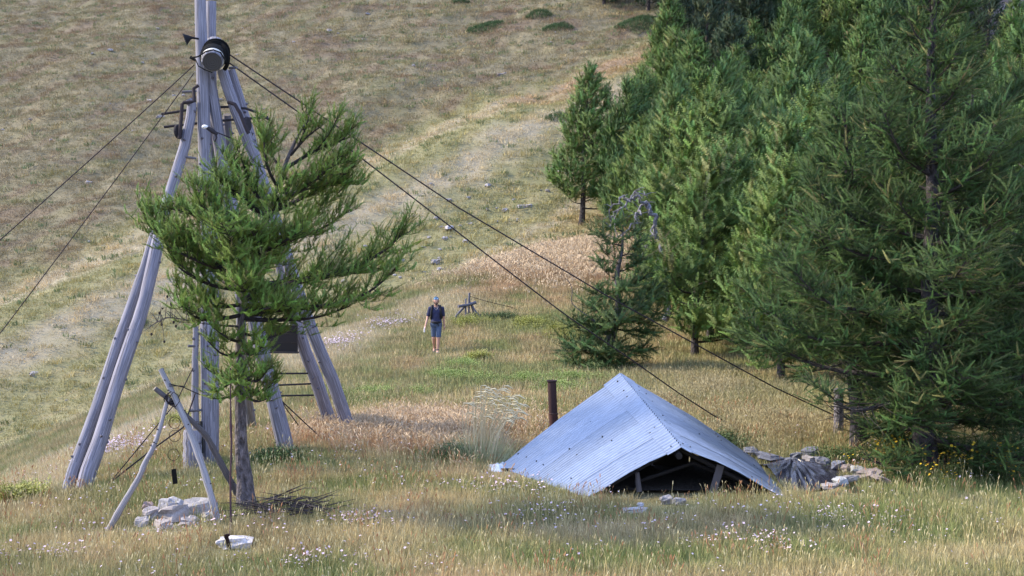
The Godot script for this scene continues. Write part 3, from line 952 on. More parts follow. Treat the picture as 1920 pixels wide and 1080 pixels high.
	tag(pipe, "rusty brown stove pipe standing behind the left edge of the metal roof", "pipe")
	# crumpled white sheet at the left eave
	b = MB.new()
	var q0 := V(-0.41, -0, -22.3); var q1 := V(-0.14, -0, -22.6); var q2 := V(0.02, -0.22, -21.7); var q3 := V(-0.4, -0.17, -21.7)
	for j in 9:
		for i in 9:
			var p := q0.lerp(q1, i / 8.0).lerp(q3.lerp(q2, i / 8.0), j / 8.0)
			p.y += 0.10 * sin(PI * i / 8.0) * sin(PI * j / 8.0) + 0.05 * nz2.get_noise_2d(i * 9.0, j * 7.0) + 0.10
			b.vert(p, Color(0.62, 0.68, 0.80))
	for j in 8:
		for i in 8:
			var k := j * 9 + i
			b.face(k, k + 10, k + 1); b.face(k, k + 9, k + 10)
	tag(part("white_sheet", b.mesh(), M.cloth, self), "crumpled white sheet lying at the left eave of the metal roof", "sheet")

func tarp_and_stones() -> void:
	var b := MB.new()
	var f := FastNoiseLite.new(); f.seed = 9; f.frequency = 1.1; f.fractal_type = FastNoiseLite.FRACTAL_RIDGED; f.fractal_octaves = 3
	var c := [V(4.12, 0.07, -22.7), V(5.36, 0.05, -22.6), V(5.22, -0.01, -20.9), V(4.15, 0.01, -19.95)]
	var m := 72
	for j in m + 1:
		for i in m + 1:
			var u := float(i) / m; var w := float(j) / m
			var p: Vector3 = (c[0] as Vector3).lerp(c[1], u).lerp((c[3] as Vector3).lerp(c[2], u), w)
			var g := ground(p.x, -p.z)
			var s := f.get_noise_2d(atan2(w - 0.2, u - 0.42) * 1.7, 0.8 * Vector2(u - 0.42, w - 0.2).length())
			p.y = g + 0.10 * sin(PI * minf(w * 1.1, 1.0)) + 0.05 * s * (0.6 + sin(PI * u) * 0.65) + 0.06 * exp(-pow((u - 0.42) * 6.0, 2) - pow((w - 0.18) * 6.0, 2))
			b.vert(p, Color(0.038, 0.039, 0.048))
	for j in m:
		for i in m:
			var k := j * (m + 1) + i
			b.face(k, k + m + 2, k + 1); b.face(k, k + m + 1, k + m + 2)
	tag(part("black_tarp", b.mesh(), M.film, self), "crumpled shiny black plastic tarp weighed down with stones, right of the metal roof", "tarp")
	var blue := Color(0.19, 0.20, 0.245); var pale := Color(0.38, 0.35, 0.345); var rosy := Color(0.34, 0.285, 0.28)
	var grp := "stones round the black tarp"
	for q in [
		[V(4.31, 0.08, -22.6), Vector3(0.19, 0.085, 0.12), blue, "long blue-grey stone at the back left corner of the black tarp"],
		[V(4.14, 0.06, -23.3), Vector3(0.11, 0.07, 0.1), blue, "grey stone peeping over the metal roof's right slope"],
		[V(4.8, 0.07, -22.7), Vector3(0.09, 0.07, 0.08), blue, "small dark stone in the middle of the tarp's back edge"],
		[V(4.63, 0.05, -22.4), Vector3(0.09, 0.04, 0.07), blue, "flat little slab on the back edge of the black tarp"],
		[V(5.08, 0.07, -22.9), Vector3(0.13, 0.10, 0.1), blue, "highest grey stone behind the black tarp"],
		[V(4.94, 0.08, -22.3), Vector3(0.10, 0.08, 0.08), pale, "pale rounded stone just under the highest grey one behind the tarp"],
		[V(5.11, 0.06, -22.2), Vector3(0.14, 0.085, 0.1), blue, "bluish block at the back right corner of the black tarp"],
		[V(5.29, 0.02, -21.8), Vector3(0.12, 0.09, 0.1), Color(0.24, 0.26, 0.33), "dark slate-blue stone on the right edge of the tarp"],
		[V(5.41, -0, -21.6), Vector3(0.12, 0.08, 0.1), rosy, "reddish stone between the slate-blue stone and the tilted pale block"],
		[V(5.44, 0.02, -21.2), Vector3(0.14, 0.10, 0.1), Color(0.44, 0.45, 0.45), "tilted pale block right of the black tarp"],
		[V(5.15, 0.01, -20.6), Vector3(0.16, 0.07, 0.1), pale, "flat pinkish white slab at the right front corner of the tarp"],
		[V(5.55, 0.01, -20.9), Vector3(0.16, 0.10, 0.12), rosy, "big rosy stone, second from the right of the tarp stones"],
		[V(5.65, -0, -20.7), Vector3(0.17, 0.055, 0.1), rosy, "low rosy stone at the far right end of the tarp stones"],
		[V(4.97, 0, -20.3), Vector3(0.12, 0.095, 0.08), Color(0.46, 0.48, 0.51), "light grey pointed stone at the front edge of the tarp"],
		[V(4.75, -0, -20.1), Vector3(0.10, 0.05, 0.07), pale, "small pale stone in the grass in front of the tarp"],
	]:
		var p: Vector3 = q[0]
		p.y = maxf(p.y, ground(p.x, -p.z) + 0.10 + q[1].y * 0.5)
		stone(q[3], p, q[1] * Vector3(1.2, 0.7, 1.1), rng.randf() * 3.0, rng.randi() % 900, q[2], grp)
	grp = "pale stones at the foot of the stick tripod"
	for q in [
		[V(-4.64, 0.04, -18.7), Vector3(0.30, 0.13, 0.2), Color(0.42, 0.38, 0.37), "big rounded pale stone in the middle of the pile under the stick tripod"],
		[V(-4.35, 0.09, -18.8), Vector3(0.22, 0.15, 0.18), Color(0.44, 0.42, 0.43), "upright whitish stone beside the thick pale stick"],
		[V(-4.84, 0.08, -19), Vector3(0.18, 0.12, 0.14), Color(0.48, 0.47, 0.50), "grey-white stone at the top of the pile under the stick tripod"],
		[V(-5, 0.05, -18.6), Vector3(0.15, 0.10, 0.12), Color(0.48, 0.43, 0.43), "left upper stone of the pile under the stick tripod"],
		[V(-5.15, 0.1, -19), Vector3(0.07, 0.06, 0.07), Color(0.42, 0.32, 0.31), "small reddish stone sitting on the left of the pale pile"],
		[V(-5.05, -0.01, -18.3), Vector3(0.13, 0.07, 0.1), Color(0.44, 0.41, 0.42), "low white stone at the left end of the pile"],
		[V(-4.73, -0.03, -18.2), Vector3(0.19, 0.06, 0.1), Color(0.42, 0.375, 0.36), "long flat white stone along the front of the pile"],
		[V(-4.4, -0.01, -18.3), Vector3(0.14, 0.07, 0.1), Color(0.50, 0.45, 0.44), "brownish stone in front of the big rounded one"],
		[V(-4.17, 0.04, -18.5), Vector3(0.12, 0.09, 0.1), Color(0.44, 0.42, 0.43), "whitish stone at the foot of the thick pale stick"],
	]:
		var p: Vector3 = q[0]
		p.y = maxf(p.y, ground(p.x, -p.z) + q[1].y * 0.45)
		stone(q[3], p, q[1], rng.randf() * 3.0, rng.randi() % 900, q[2], grp)
	grp = "stones in the grass before the hut"
	for q in [
		[V(1.73, 0.04, -18.9), Vector3(0.165, 0.035, 0.06), Color(0.52, 0.5, 0.52), "long flat white stone in the grass before the hut opening"],
		[V(1.83, 0.09, -19.1), Vector3(0.045, 0.04, 0.04), Color(0.55, 0.55, 0.6), "little grey stone above the long flat white one"],
		[V(2.23, 0.08, -19.4), Vector3(0.09, 0.06, 0.06), pale, "pale stone at the threshold of the hut opening"],
		[V(2.41, 0.07, -19.3), Vector3(0.09, 0.05, 0.06), pale, "second pale stone at the hut threshold, right of the first"],
		[V(-3.51, -0.02, -17), Vector3(0.21, 0.07, 0.14), Color(0.70, 0.66, 0.66), "white stone round the iron peg at the bottom left"],
	]:
		var p: Vector3 = q[0]
		p.y = maxf(p.y, ground(p.x, -p.z) + q[1].y * 0.5 + 0.02)
		stone(q[3], p, q[1] * 1.1, 0.1, rng.randi() % 900, q[2], grp)

# ---------------------------------------------------------------- the little tripod of sticks
func stick(root: Node3D, path: Array, ra: float, rb: float, col: Color, seedn: int) -> void:
	var r := RandomNumberGenerator.new(); r.seed = seedn
	var p := smooth_path(path, 4)
	var rr := []
	for i in p.size():
		rr.append(lerpf(ra, rb, float(i) / (p.size() - 1)) * r.randf_range(0.9, 1.12))
	var b := MB.new()
	b.tube(p, rr, 10, col, 0.06, r, Color(0.4, 0.35, 0.3))
	for i in 9:
		var q := curve_at(p, r.randf())
		var w := r.randf() * TAU
		b.tube([q, q + Vector3(cos(w), 0.2, sin(w)) * (ra + 0.012)], [0.014, 0.008], 5, Color(0.08, 0.07, 0.07))
	part("stick", b.mesh(), M.wood, root)

func stick_tripod() -> void:
	var t := thing("stick_tripod", "small tripod of pale barkless sticks tied together with wire", "tripod")
	stick(t, [V(-3.97, -0.04, -18.2), V(-4.06, 0.33, -18.22), V(-4.22, 0.83, -18.3), V(-4.39, 1.24, -18.4), V(-4.57, 1.59, -18.5), V(-4.71, 1.85, -18.55), V(-4.84, 2.09, -18.6)], 0.05, 0.036, Color(0.54, 0.53, 0.58), 1)
	stick(t, [V(-5.46, -0.1, -18), V(-5.24, 0.3, -18.05), V(-5.02, 0.68, -18.1), V(-4.95, 0.87, -18.15), V(-4.87, 1.03, -18.2), V(-4.81, 1.23, -18.3), V(-4.76, 1.47, -18.4), V(-4.72, 1.71, -18.5)], 0.046, 0.026, Color(0.46, 0.44, 0.48), 2)
	stick(t, [V(-3.96, 0.2, -19.4), V(-4.07, 0.52, -19.2), V(-4.2, 0.89, -19), V(-4.29, 1.14, -18.85), V(-4.5, 1.41, -18.7), V(-4.71, 1.65, -18.6), V(-4.9, 1.84, -18.5)], 0.05, 0.033, Color(0.21, 0.2, 0.23), 3)
	var b := MB.new()
	var k := V(-4.71, 1.7, -18.52)
	for i in 4: ring(b, k + Vector3(0.01 * i, 0.02 * (i - 2), 0), Vector3(0.5, 0.8 - 0.3 * i, 0.3).normalized(), 0.075, 0.007, Color(0.03, 0.027, 0.028), 5)
	b.tube([k, V(-4.62, 1.8, -18.4), V(-4.56, 1.76, -18.4), V(-4.53, 1.68, -18.4), V(-4.59, 1.6, -18.4), V(-4.67, 1.62, -18.4)], [0.006], 5, Color(0.03, 0.027, 0.028))
	b.tube([V(-4.7, 1.9, -18.5), V(-4.5, 1.85, -18.5), V(-4.37, 1.79, -18.5), V(-4.28, 1.74, -18.55), V(-4.18, 1.73, -18.6)], [0.007], 5, Color(0.03, 0.027, 0.028))
	b.tube([V(-4.7, 1.87, -18.5), V(-4.53, 1.87, -18.5), V(-4.48, 1.86, -18.5)], [0.006], 5, Color(0.03, 0.027, 0.028))
	part("wire_tie", b.mesh(), M.iron, t)
	var c := thing("ring_chain", "three wire rings and a black metal tag hanging from the stick tripod", "chain")
	for q in [V(-4.62, 1.37, -18.45), V(-4.62, 1.19, -18.45), V(-4.64, 0.93, -18.45)]:
		b = MB.new(); ring(b, q, Vector3(0.25, 0.1, 1).normalized(), 0.075, 0.0045, Color(0.035, 0.03, 0.03), 5, 1.05)
		part("ring", b.mesh(), M.iron, c)
	b = MB.new()
	b.tube([V(-4.72, 1.61, -18.45), V(-4.66, 1.43, -18.45)], [0.003], 4, Color(0.05, 0.05, 0.05))
	part("link", b.mesh(), M.iron, c)
	b = MB.new()
	b.tube([V(-4.64, 0.87, -18.45), V(-4.65, 0.73, -18.45)], [0.003], 4, Color(0.05, 0.05, 0.05))
	part("link", b.mesh(), M.iron, c)
	b = MB.new(); b.box(Transform3D(Basis(Vector3.BACK, 0.1) * Basis(Vector3.UP, 0.35), V(-4.63, 0.63, -18.45)), Vector3(0.065, 0.205, 0.018), Color(0.012, 0.012, 0.014))
	part("tag", b.mesh(false), M.iron, c)
	b = MB.new()
	b.tube([V(-3.82, 2.14, -18.3), V(-3.8, 1.64, -18.2), V(-3.79, 1.36, -18.15), V(-3.77, 1.15, -18.1), V(-3.78, 0.66, -18.05), V(-3.77, 0.09, -18), V(-3.58, 0.09, -17)], [0.008, 0.009, 0.017, 0.012, 0.014, 0.013, 0.009], 7, Color(0.075, 0.05, 0.055), 0.2, rng)
	tag(part("hanging_rope", b.mesh(), M.rope, self), "dark knotted rope hanging straight down left of the larch trunk", "rope")
	b = MB.new(); b.box(Transform3D(Basis(Vector3.BACK, 0.25), V(-3.57, 0.1, -16.85)), Vector3(0.045, 0.2, 0.035), Color(0.03, 0.018, 0.016))
	b.box(Transform3D(Basis(Vector3.BACK, 0.25), V(-3.58, 0.18, -16.85)), Vector3(0.065, 0.03, 0.05), Color(0.028, 0.017, 0.016))
	tag(part("iron_peg", b.mesh(false), M.iron, self), "rusty iron peg driven in at the white stone, bottom left", "peg")

# ---------------------------------------------------------------- trees
func windswept_larch() -> void:
	var r := RandomNumberGenerator.new(); r.seed = 77
	var t := thing("windswept_larch", "flag-shaped bright green larch with bare lower trunk, before the log pylon", "larch tree", Vector3.ZERO)
	var trunk := smooth_path([V(-3.74, -0.1, -19.05), V(-3.79, 0.47, -19.05), V(-3.83, 1, -19.05), V(-3.84, 1.45, -19.05), V(-3.86, 2.05, -19.1), V(-3.81, 2.81, -19.1), V(-3.69, 3.49, -19.1), V(-3.45, 4.17, -19.1), V(-3.22, 4.84, -19.1), V(-2.99, 5.36, -19.1), V(-2.83, 5.57, -19.1)], 3)
	var rad := []
	for i in trunk.size():
		var u := float(i) / (trunk.size() - 1)
		rad.append(lerpf(0.118, 0.012, pow(u, 0.75)) + 0.085 * exp(-u * 16.0))
	var b := MB.new(); b.tube(trunk, rad, 14, Color(0.27, 0.235, 0.245), 0.09, r)
	for k in 4:
		var a := k * 1.6 + 0.5
		b.tube([V(-3.73, 0.16, -19.05), V(-3.74, -0.03, -19.05) + Vector3(cos(a) * 0.14, 0, sin(a) * 0.14), V(-3.73, -0.18, -19.05) + Vector3(cos(a) * 0.26, -0.04, sin(a) * 0.26)], [0.10, 0.075, 0.03], 8, Color(0.25, 0.22, 0.225), 0.1, r)
	part("trunk", b.mesh(), M.bark, t)
	var o := {"sweep": Vector3(0.2, 0.75, 0.05), "gap": 0.05, "twig_gap": 0.048, "spread": 0.9, "wild": 1.0, "twig": 0.58, "bare": 0.2, "droop": 0.05}
	var shoots := []
	var B := Color(0.075, 0.062, 0.066)
	var made := 0
	# limbs: from the trunk through a bend to the tip
	for q in [
		[V(-3.75, 3.04, -19.1), V(-3.04, 3.27, -19.3), V(-2.37, 3.42, -19.4), V(-1.83, 3.71, -19.4), V(-1.54, 3.98, -19.4)],
		[V(-3.78, 2.85, -19.1), V(-3.13, 2.91, -18.9), V(-2.52, 2.96, -18.8), V(-2, 3.14, -18.75), V(-1.61, 3.46, -18.7)],
		[V(-3.75, 3.19, -19.1), V(-3.15, 3.28, -19.5), V(-2.5, 3.35, -19.8), V(-1.81, 3.46, -20)],
		[V(-3.8, 2.75, -19.1), V(-3.3, 2.74, -19), V(-2.76, 2.78, -18.9), V(-2.27, 2.94, -18.9)],
		[V(-3.62, 3.65, -19.1), V(-3.17, 3.85, -19.2), V(-2.72, 4.01, -19.2), V(-2.3, 4.28, -19.2)],
		[V(-3.42, 4.24, -19.1), V(-3.02, 4.43, -19.2), V(-2.58, 4.66, -19.3), V(-2.18, 4.68, -19.3)],
		[V(-3.38, 4.33, -19.1), V(-2.89, 4.59, -18.9), V(-2.48, 4.9, -18.9), V(-2.22, 4.98, -18.9)],
		[V(-3.21, 4.85, -19.1), V(-2.86, 5.08, -19.2), V(-2.52, 5.23, -19.2), V(-2.3, 5.31, -19.2)],
		[V(-3.11, 5.06, -19.1), V(-2.87, 5.3, -19), V(-2.68, 5.44, -19)],
		[V(-3.22, 4.82, -19.1), V(-3.43, 5.11, -19.2), V(-3.55, 5.33, -19.2)],
		[V(-3.42, 4.24, -19.1), V(-3.69, 4.65, -19), V(-3.94, 4.97, -19)],
		[V(-3.45, 4.17, -19.1), V(-3.73, 4.49, -18.6), V(-3.92, 4.63, -18.3)],
		[V(-3.3, 4.61, -19.1), V(-3.39, 4.9, -18.8), V(-3.41, 5.25, -18.7)],
		[V(-3.61, 3.71, -19.1), V(-4.03, 4.02, -19), V(-4.52, 4.25, -18.9), V(-4.77, 4.3, -18.9)],
		[V(-3.69, 3.49, -19.1), V(-4.23, 3.66, -19), V(-4.76, 3.85, -18.9), V(-5.04, 4.05, -18.9), V(-5.1, 4.2, -18.9)],
		[V(-3.72, 3.38, -19.1), V(-4.12, 3.5, -18.7), V(-4.45, 3.67, -18.4), V(-4.72, 3.84, -18.3)],
		[V(-3.76, 3.15, -19.1), V(-4.17, 3.23, -18.9), V(-4.49, 3.41, -18.7), V(-4.67, 3.57, -18.7)],
		[V(-3.78, 2.96, -19.1), V(-4.16, 2.93, -19), V(-4.48, 3.05, -18.9), V(-4.69, 3.23, -18.9)],
		[V(-3.8, 2.81, -19.1), V(-4.15, 2.76, -18.8), V(-4.4, 2.83, -18.6), V(-4.58, 3.03, -18.6)],
		[V(-3.61, 3.71, -19.1), V(-3.69, 4.02, -18.4), V(-3.96, 4.23, -18), V(-4.11, 4.33, -17.9)],
		[V(-3.65, 3.56, -19.1), V(-3.4, 3.73, -18.4), V(-3.45, 4.02, -17.9)],
		[V(-3.69, 3.49, -19.1), V(-3.6, 3.51, -18.3), V(-3.69, 3.71, -17.7)],
		[V(-3.75, 3.19, -19.1), V(-3.53, 3.19, -18.3), V(-3.56, 3.36, -17.7)],
		[V(-3.78, 2.96, -19.1), V(-3.41, 2.93, -18.4), V(-3.11, 3.03, -17.9)],
		[V(-3.61, 3.71, -19.1), V(-3.2, 3.8, -18.5), V(-2.78, 4.02, -18.1)],
		[V(-3.45, 4.17, -19.1), V(-3.22, 4.31, -18.6), V(-3, 4.59, -18.4)],
		[V(-3.69, 3.49, -19.1), V(-3.59, 3.47, -19.8), V(-3.53, 3.61, -20.4)],
		[V(-3.45, 4.17, -19.1), V(-3.72, 4.25, -19.7), V(-4.05, 4.49, -20.2)],
		[V(-3.75, 3.19, -19.1), V(-4.19, 3.24, -19.7), V(-4.53, 3.46, -20.2)],
		[V(-3.8, 2.81, -19.1), V(-3.56, 2.78, -19.6), V(-3.31, 2.87, -20)],
		[V(-3.84, 2.36, -19.1), V(-3.51, 2.45, -18.9), V(-3.21, 2.57, -18.8)],
		[V(-3.84, 2.28, -19.1), V(-4.01, 2.27, -18.8), V(-4.19, 2.48, -18.6)],
		[V(-3.85, 2.05, -19.1), V(-4.07, 1.96, -18.9), V(-4.27, 2.09, -18.8)],
		[V(-3.85, 1.9, -19.1), V(-3.64, 1.75, -18.8), V(-3.4, 1.81, -18.7), V(-3.29, 1.93, -18.7)],
		[V(-3.85, 1.98, -19.1), V(-3.9, 1.89, -18.6), V(-4.04, 1.8, -18.4)],
		[V(-3.85, 1.83, -19.1), V(-3.7, 1.94, -19.5), V(-3.5, 1.99, -19.7)],
		[V(-3.85, 2.13, -19.1), V(-3.69, 2.04, -18.5), V(-3.74, 1.97, -18.2)],
		[V(-3.85, 2.43, -19.1), V(-3.89, 2.51, -18.6), V(-4.04, 2.68, -18.3)],
		[V(-3.85, 2.32, -19.1), V(-3.6, 2.29, -18.6), V(-3.38, 2.43, -18.3)],
		[V(-3.85, 1.71, -19.1), V(-3.94, 1.68, -18.8), V(-4.12, 1.68, -18.6)],
		[V(-3.85, 1.71, -19.1), V(-3.58, 1.62, -18.8), V(-3.38, 1.68, -18.6)],
		[V(-3.85, 1.98, -19.1), V(-3.53, 1.92, -18.6), V(-3.31, 2.13, -18.4)],
		[V(-3.84, 2.55, -19.1), V(-3.68, 2.5, -19.4), V(-3.48, 2.62, -19.6)],
	]:
		made += 1
		var limb := smooth_path(q, 4)
		var l := 0.0
		for i in limb.size() - 1: l += (limb[i] as Vector3).distance_to(limb[i + 1])
		var lb := MB.new()
		var rr := []
		for i in limb.size(): rr.append(lerpf(0.014 + 0.017 * l, 0.006, float(i) / (limb.size() - 1)))
		lb.tube(limb, rr, 7, B)
		var wood := []
		boughs(limb, r, o, shoots, wood)
		if made > 4 and made < 31:
			for k in (2 if made > 6 else 1):
				var from := curve_at(limb, r.randf_range(0.12, 0.45))
				var to := curve_at(limb, r.randf_range(0.6, 1.0)) + Vector3(r.randf_range(-0.12, 0.2), r.randf_range(-0.05, 0.42), r.randf_range(-0.45, 0.45))
				var fork := smooth_path([from, from.lerp(to, 0.5) + Vector3(0, -0.05, 0), to], 3)
				lb.tube(fork, [0.018, 0.014, 0.01, 0.008, 0.006, 0.005, 0.004], 5, B)
				boughs(fork, r, o, shoots, wood)
		for w in wood: lb.tube(w[0], [w[1] * 0.8, w[1] * 0.5, 0.003], 3, B)
		part("branch", lb.mesh(), M.bark, t)
	# a dead branch with cones on the left
	var db := MB.new()
	var stem := smooth_path([V(-3.83, 2.64, -19.1), V(-4.24, 2.71, -18.7), V(-4.52, 2.79, -18.5), V(-4.7, 2.81, -18.4), V(-4.85, 2.74, -18.4)], 3)
	db.tube(stem, [0.02, 0.015, 0.01, 0.006], 6, Color(0.16, 0.135, 0.15))
	for i in 26:
		var p := curve_at(stem, r.randf_range(0.35, 1.0))
		var d := Vector3(r.randf_range(-0.8, 0.3), r.randf_range(-0.5, 1.0), r.randf_range(-0.5, 0.5)).normalized() * r.randf_range(0.1, 0.36)
		db.tube([p, p + d * 0.5 + Vector3(0, 0.02, 0), p + d], [0.006, 0.004, 0.002], 4, Color(0.16, 0.135, 0.15))
		if i % 2 == 0: db.blob(Transform3D(Basis.from_scale(Vector3(0.017, 0.022, 0.017)), p + d), i, 0.2, 4, 6, Color(0.055, 0.04, 0.045))
	part("dead_branch", db.mesh(), M.bark, t)
	crown_of(t, shoots, shoot(0.145, 0.028, 0.0062, 15, 9, 4), Color(0.170, 0.300, 0.050), r, 1.05, 0.22)
	# the heap of dead twigs at its foot
	var h := MB.new()
	for i in 150:
		var x := r.randf_range(-0.5, 0.55); var z := r.randf_range(-0.3, 0.3)
		var p := V(-3.14, 0.02, -18.6) + Vector3(x, r.randf_range(0.03, 0.36) * (1.0 - absf(x)), z)
		var a := r.randf_range(-0.6, 0.6)
		var d := Vector3(cos(a), r.randf_range(-0.35, 0.45), sin(a) * 1.2) * r.randf_range(0.2, 0.55) * (1.0 if r.randf() < 0.6 else -1.0)
		h.tube([p, p + d * 0.5 + Vector3(0, r.randf_range(-0.03, 0.05), 0), p + d], [r.randf_range(0.004, 0.011), 0.006, 0.002], 4, Color(0.15, 0.125, 0.13) * r.randf_range(0.7, 1.4))
	tag(part("brushwood", h.mesh(), M.bark, self), "heap of dry twigs at the foot of the windswept larch", "brushwood", "", "")

func right_larches() -> void:
	var big := shoot(0.31, 0.026, 0.0075, 24, 9, 14, 1)
	var dark := Color(0.068, 0.142, 0.033)
	var w := Vector3(0.25, 0.1, 0.0)
	var t := thing("big_larch", "huge dark larch filling the right edge, its top above the picture", "larch tree", on(6.75, -21.9))
	larch(t, 8.9, 3.2, {"window": AABB(Vector3(-2.0, 0, -3), Vector3(1.0, 1.75, 6)), "taper": 1.05, "mesh": big, "tone": dark, "bare": 0.08, "limbs": 84, "sweep": Vector3(0.25, 0.24, 0.0), "gap": 0.085, "twig_gap": 0.06, "twig": 0.8, "wind": w, "single_limbs": true, "low": 0.04, "rise_low": -0.16, "girth": 0.17, "droop": -0.12, "curl": 1.2, "bark": Color(0.13, 0.115, 0.125)}, 31)
	t = thing("larch", "dark larch with low drooping boughs leaning over the black tarp", "larch tree", on(6.15, -24.0))
	larch(t, 6.1, 2.45, {"window": AABB(Vector3(-0.8, 0, -1.6), Vector3(0.75, 1.7, 6)), "mesh": big, "tone": dark * 1.12, "limbs": 60, "sweep": Vector3(0.2, 0.28, 0.0), "gap": 0.085, "twig_gap": 0.06, "bare": 0.1, "twig": 0.8, "wind": Vector3(-0.15, 0, 0.05), "single_limbs": true, "low": 0.27, "rise_low": -0.38, "girth": 0.14, "droop": -0.4, "curl": 0.6, "lean": Vector3(-0.05, 0, 0), "bark": Color(0.13, 0.115, 0.125)}, 32)
	t = thing("larch", "dark larch cut by the right edge of the picture, beside the huge one", "larch tree", on(9.4, -24.5))
	larch(t, 7.6, 2.7, {"mesh": big, "tone": dark * 1.05, "limbs": 46, "sweep": Vector3(0.3, 0.4, 0.0), "gap": 0.15, "twig_gap": 0.10, "twig": 0.85, "wind": w, "low": 0.08, "rise_low": -0.1, "girth": 0.15, "droop": -0.1}, 33)
	for q in [[Vector3(8.5, 0, -26.4), 2.0, 0.82, "larch half hidden between the huge larch and the one over the tarp"], [Vector3(8.9, 0, -28.0), 4.1, 0.9, "larch in deep shade behind the huge one, near the leafy sapling"], [Vector3(10.3, 0, -30.5), 5.2, 1.0, "rearmost larch of the shady clump at the right edge"]]:
		copy(t, on(q[0].x, q[0].z), q[1], q[2], q[3], "larches of the shady clump on the right")
	# the grey stub and the leafy sapling among them
	var b := MB.new(); var r := RandomNumberGenerator.new(); r.seed = 5
	b.tube([V(6.15, 0.02, -25.4), V(6.16, 0.49, -25.4), V(6.15, 1.01, -25.4)], [0.10, 0.09, 0.085], 12, Color(0.40, 0.37, 0.40), 0.08, r, Color(0.3, 0.28, 0.28))
	tag(part("tree_stub", b.mesh(), M.bark, self), "upright grey broken tree stub in the pale grass under the right-hand larches", "stump")
	var s := thing("sapling", "bright green leafy sapling between the big trunks at the right edge", "sapling", on(8.35, -23.0))
	b = MB.new(); b.tube([Vector3.ZERO, Vector3(0.05, 0.6, 0), Vector3(0.02, 1.25, 0.05)], [0.015, 0.012, 0.005], 6, Color(0.2, 0.16, 0.12))
	part("trunk", b.mesh(), M.bark, s)
	var ts := []; var cs := []
	for i in 46:
		var p := Vector3(r.randf_range(-0.28, 0.28), r.randf_range(0.45, 1.25), r.randf_range(-0.28, 0.28))
		ts.append(Transform3D(basis_along(Vector3(p.x * 2, 1, p.z * 2).normalized(), r.randf() * 6.0, r.randf_range(0.6, 1.0)), p)); cs.append(Color(1, 1, 1) * r.randf_range(0.8, 1.3))
	scatter("leaves", leafy(4, 0.2, 0.075, 3, Color(0.10, 0.28, 0.08)), M.grass, ts, cs, s)

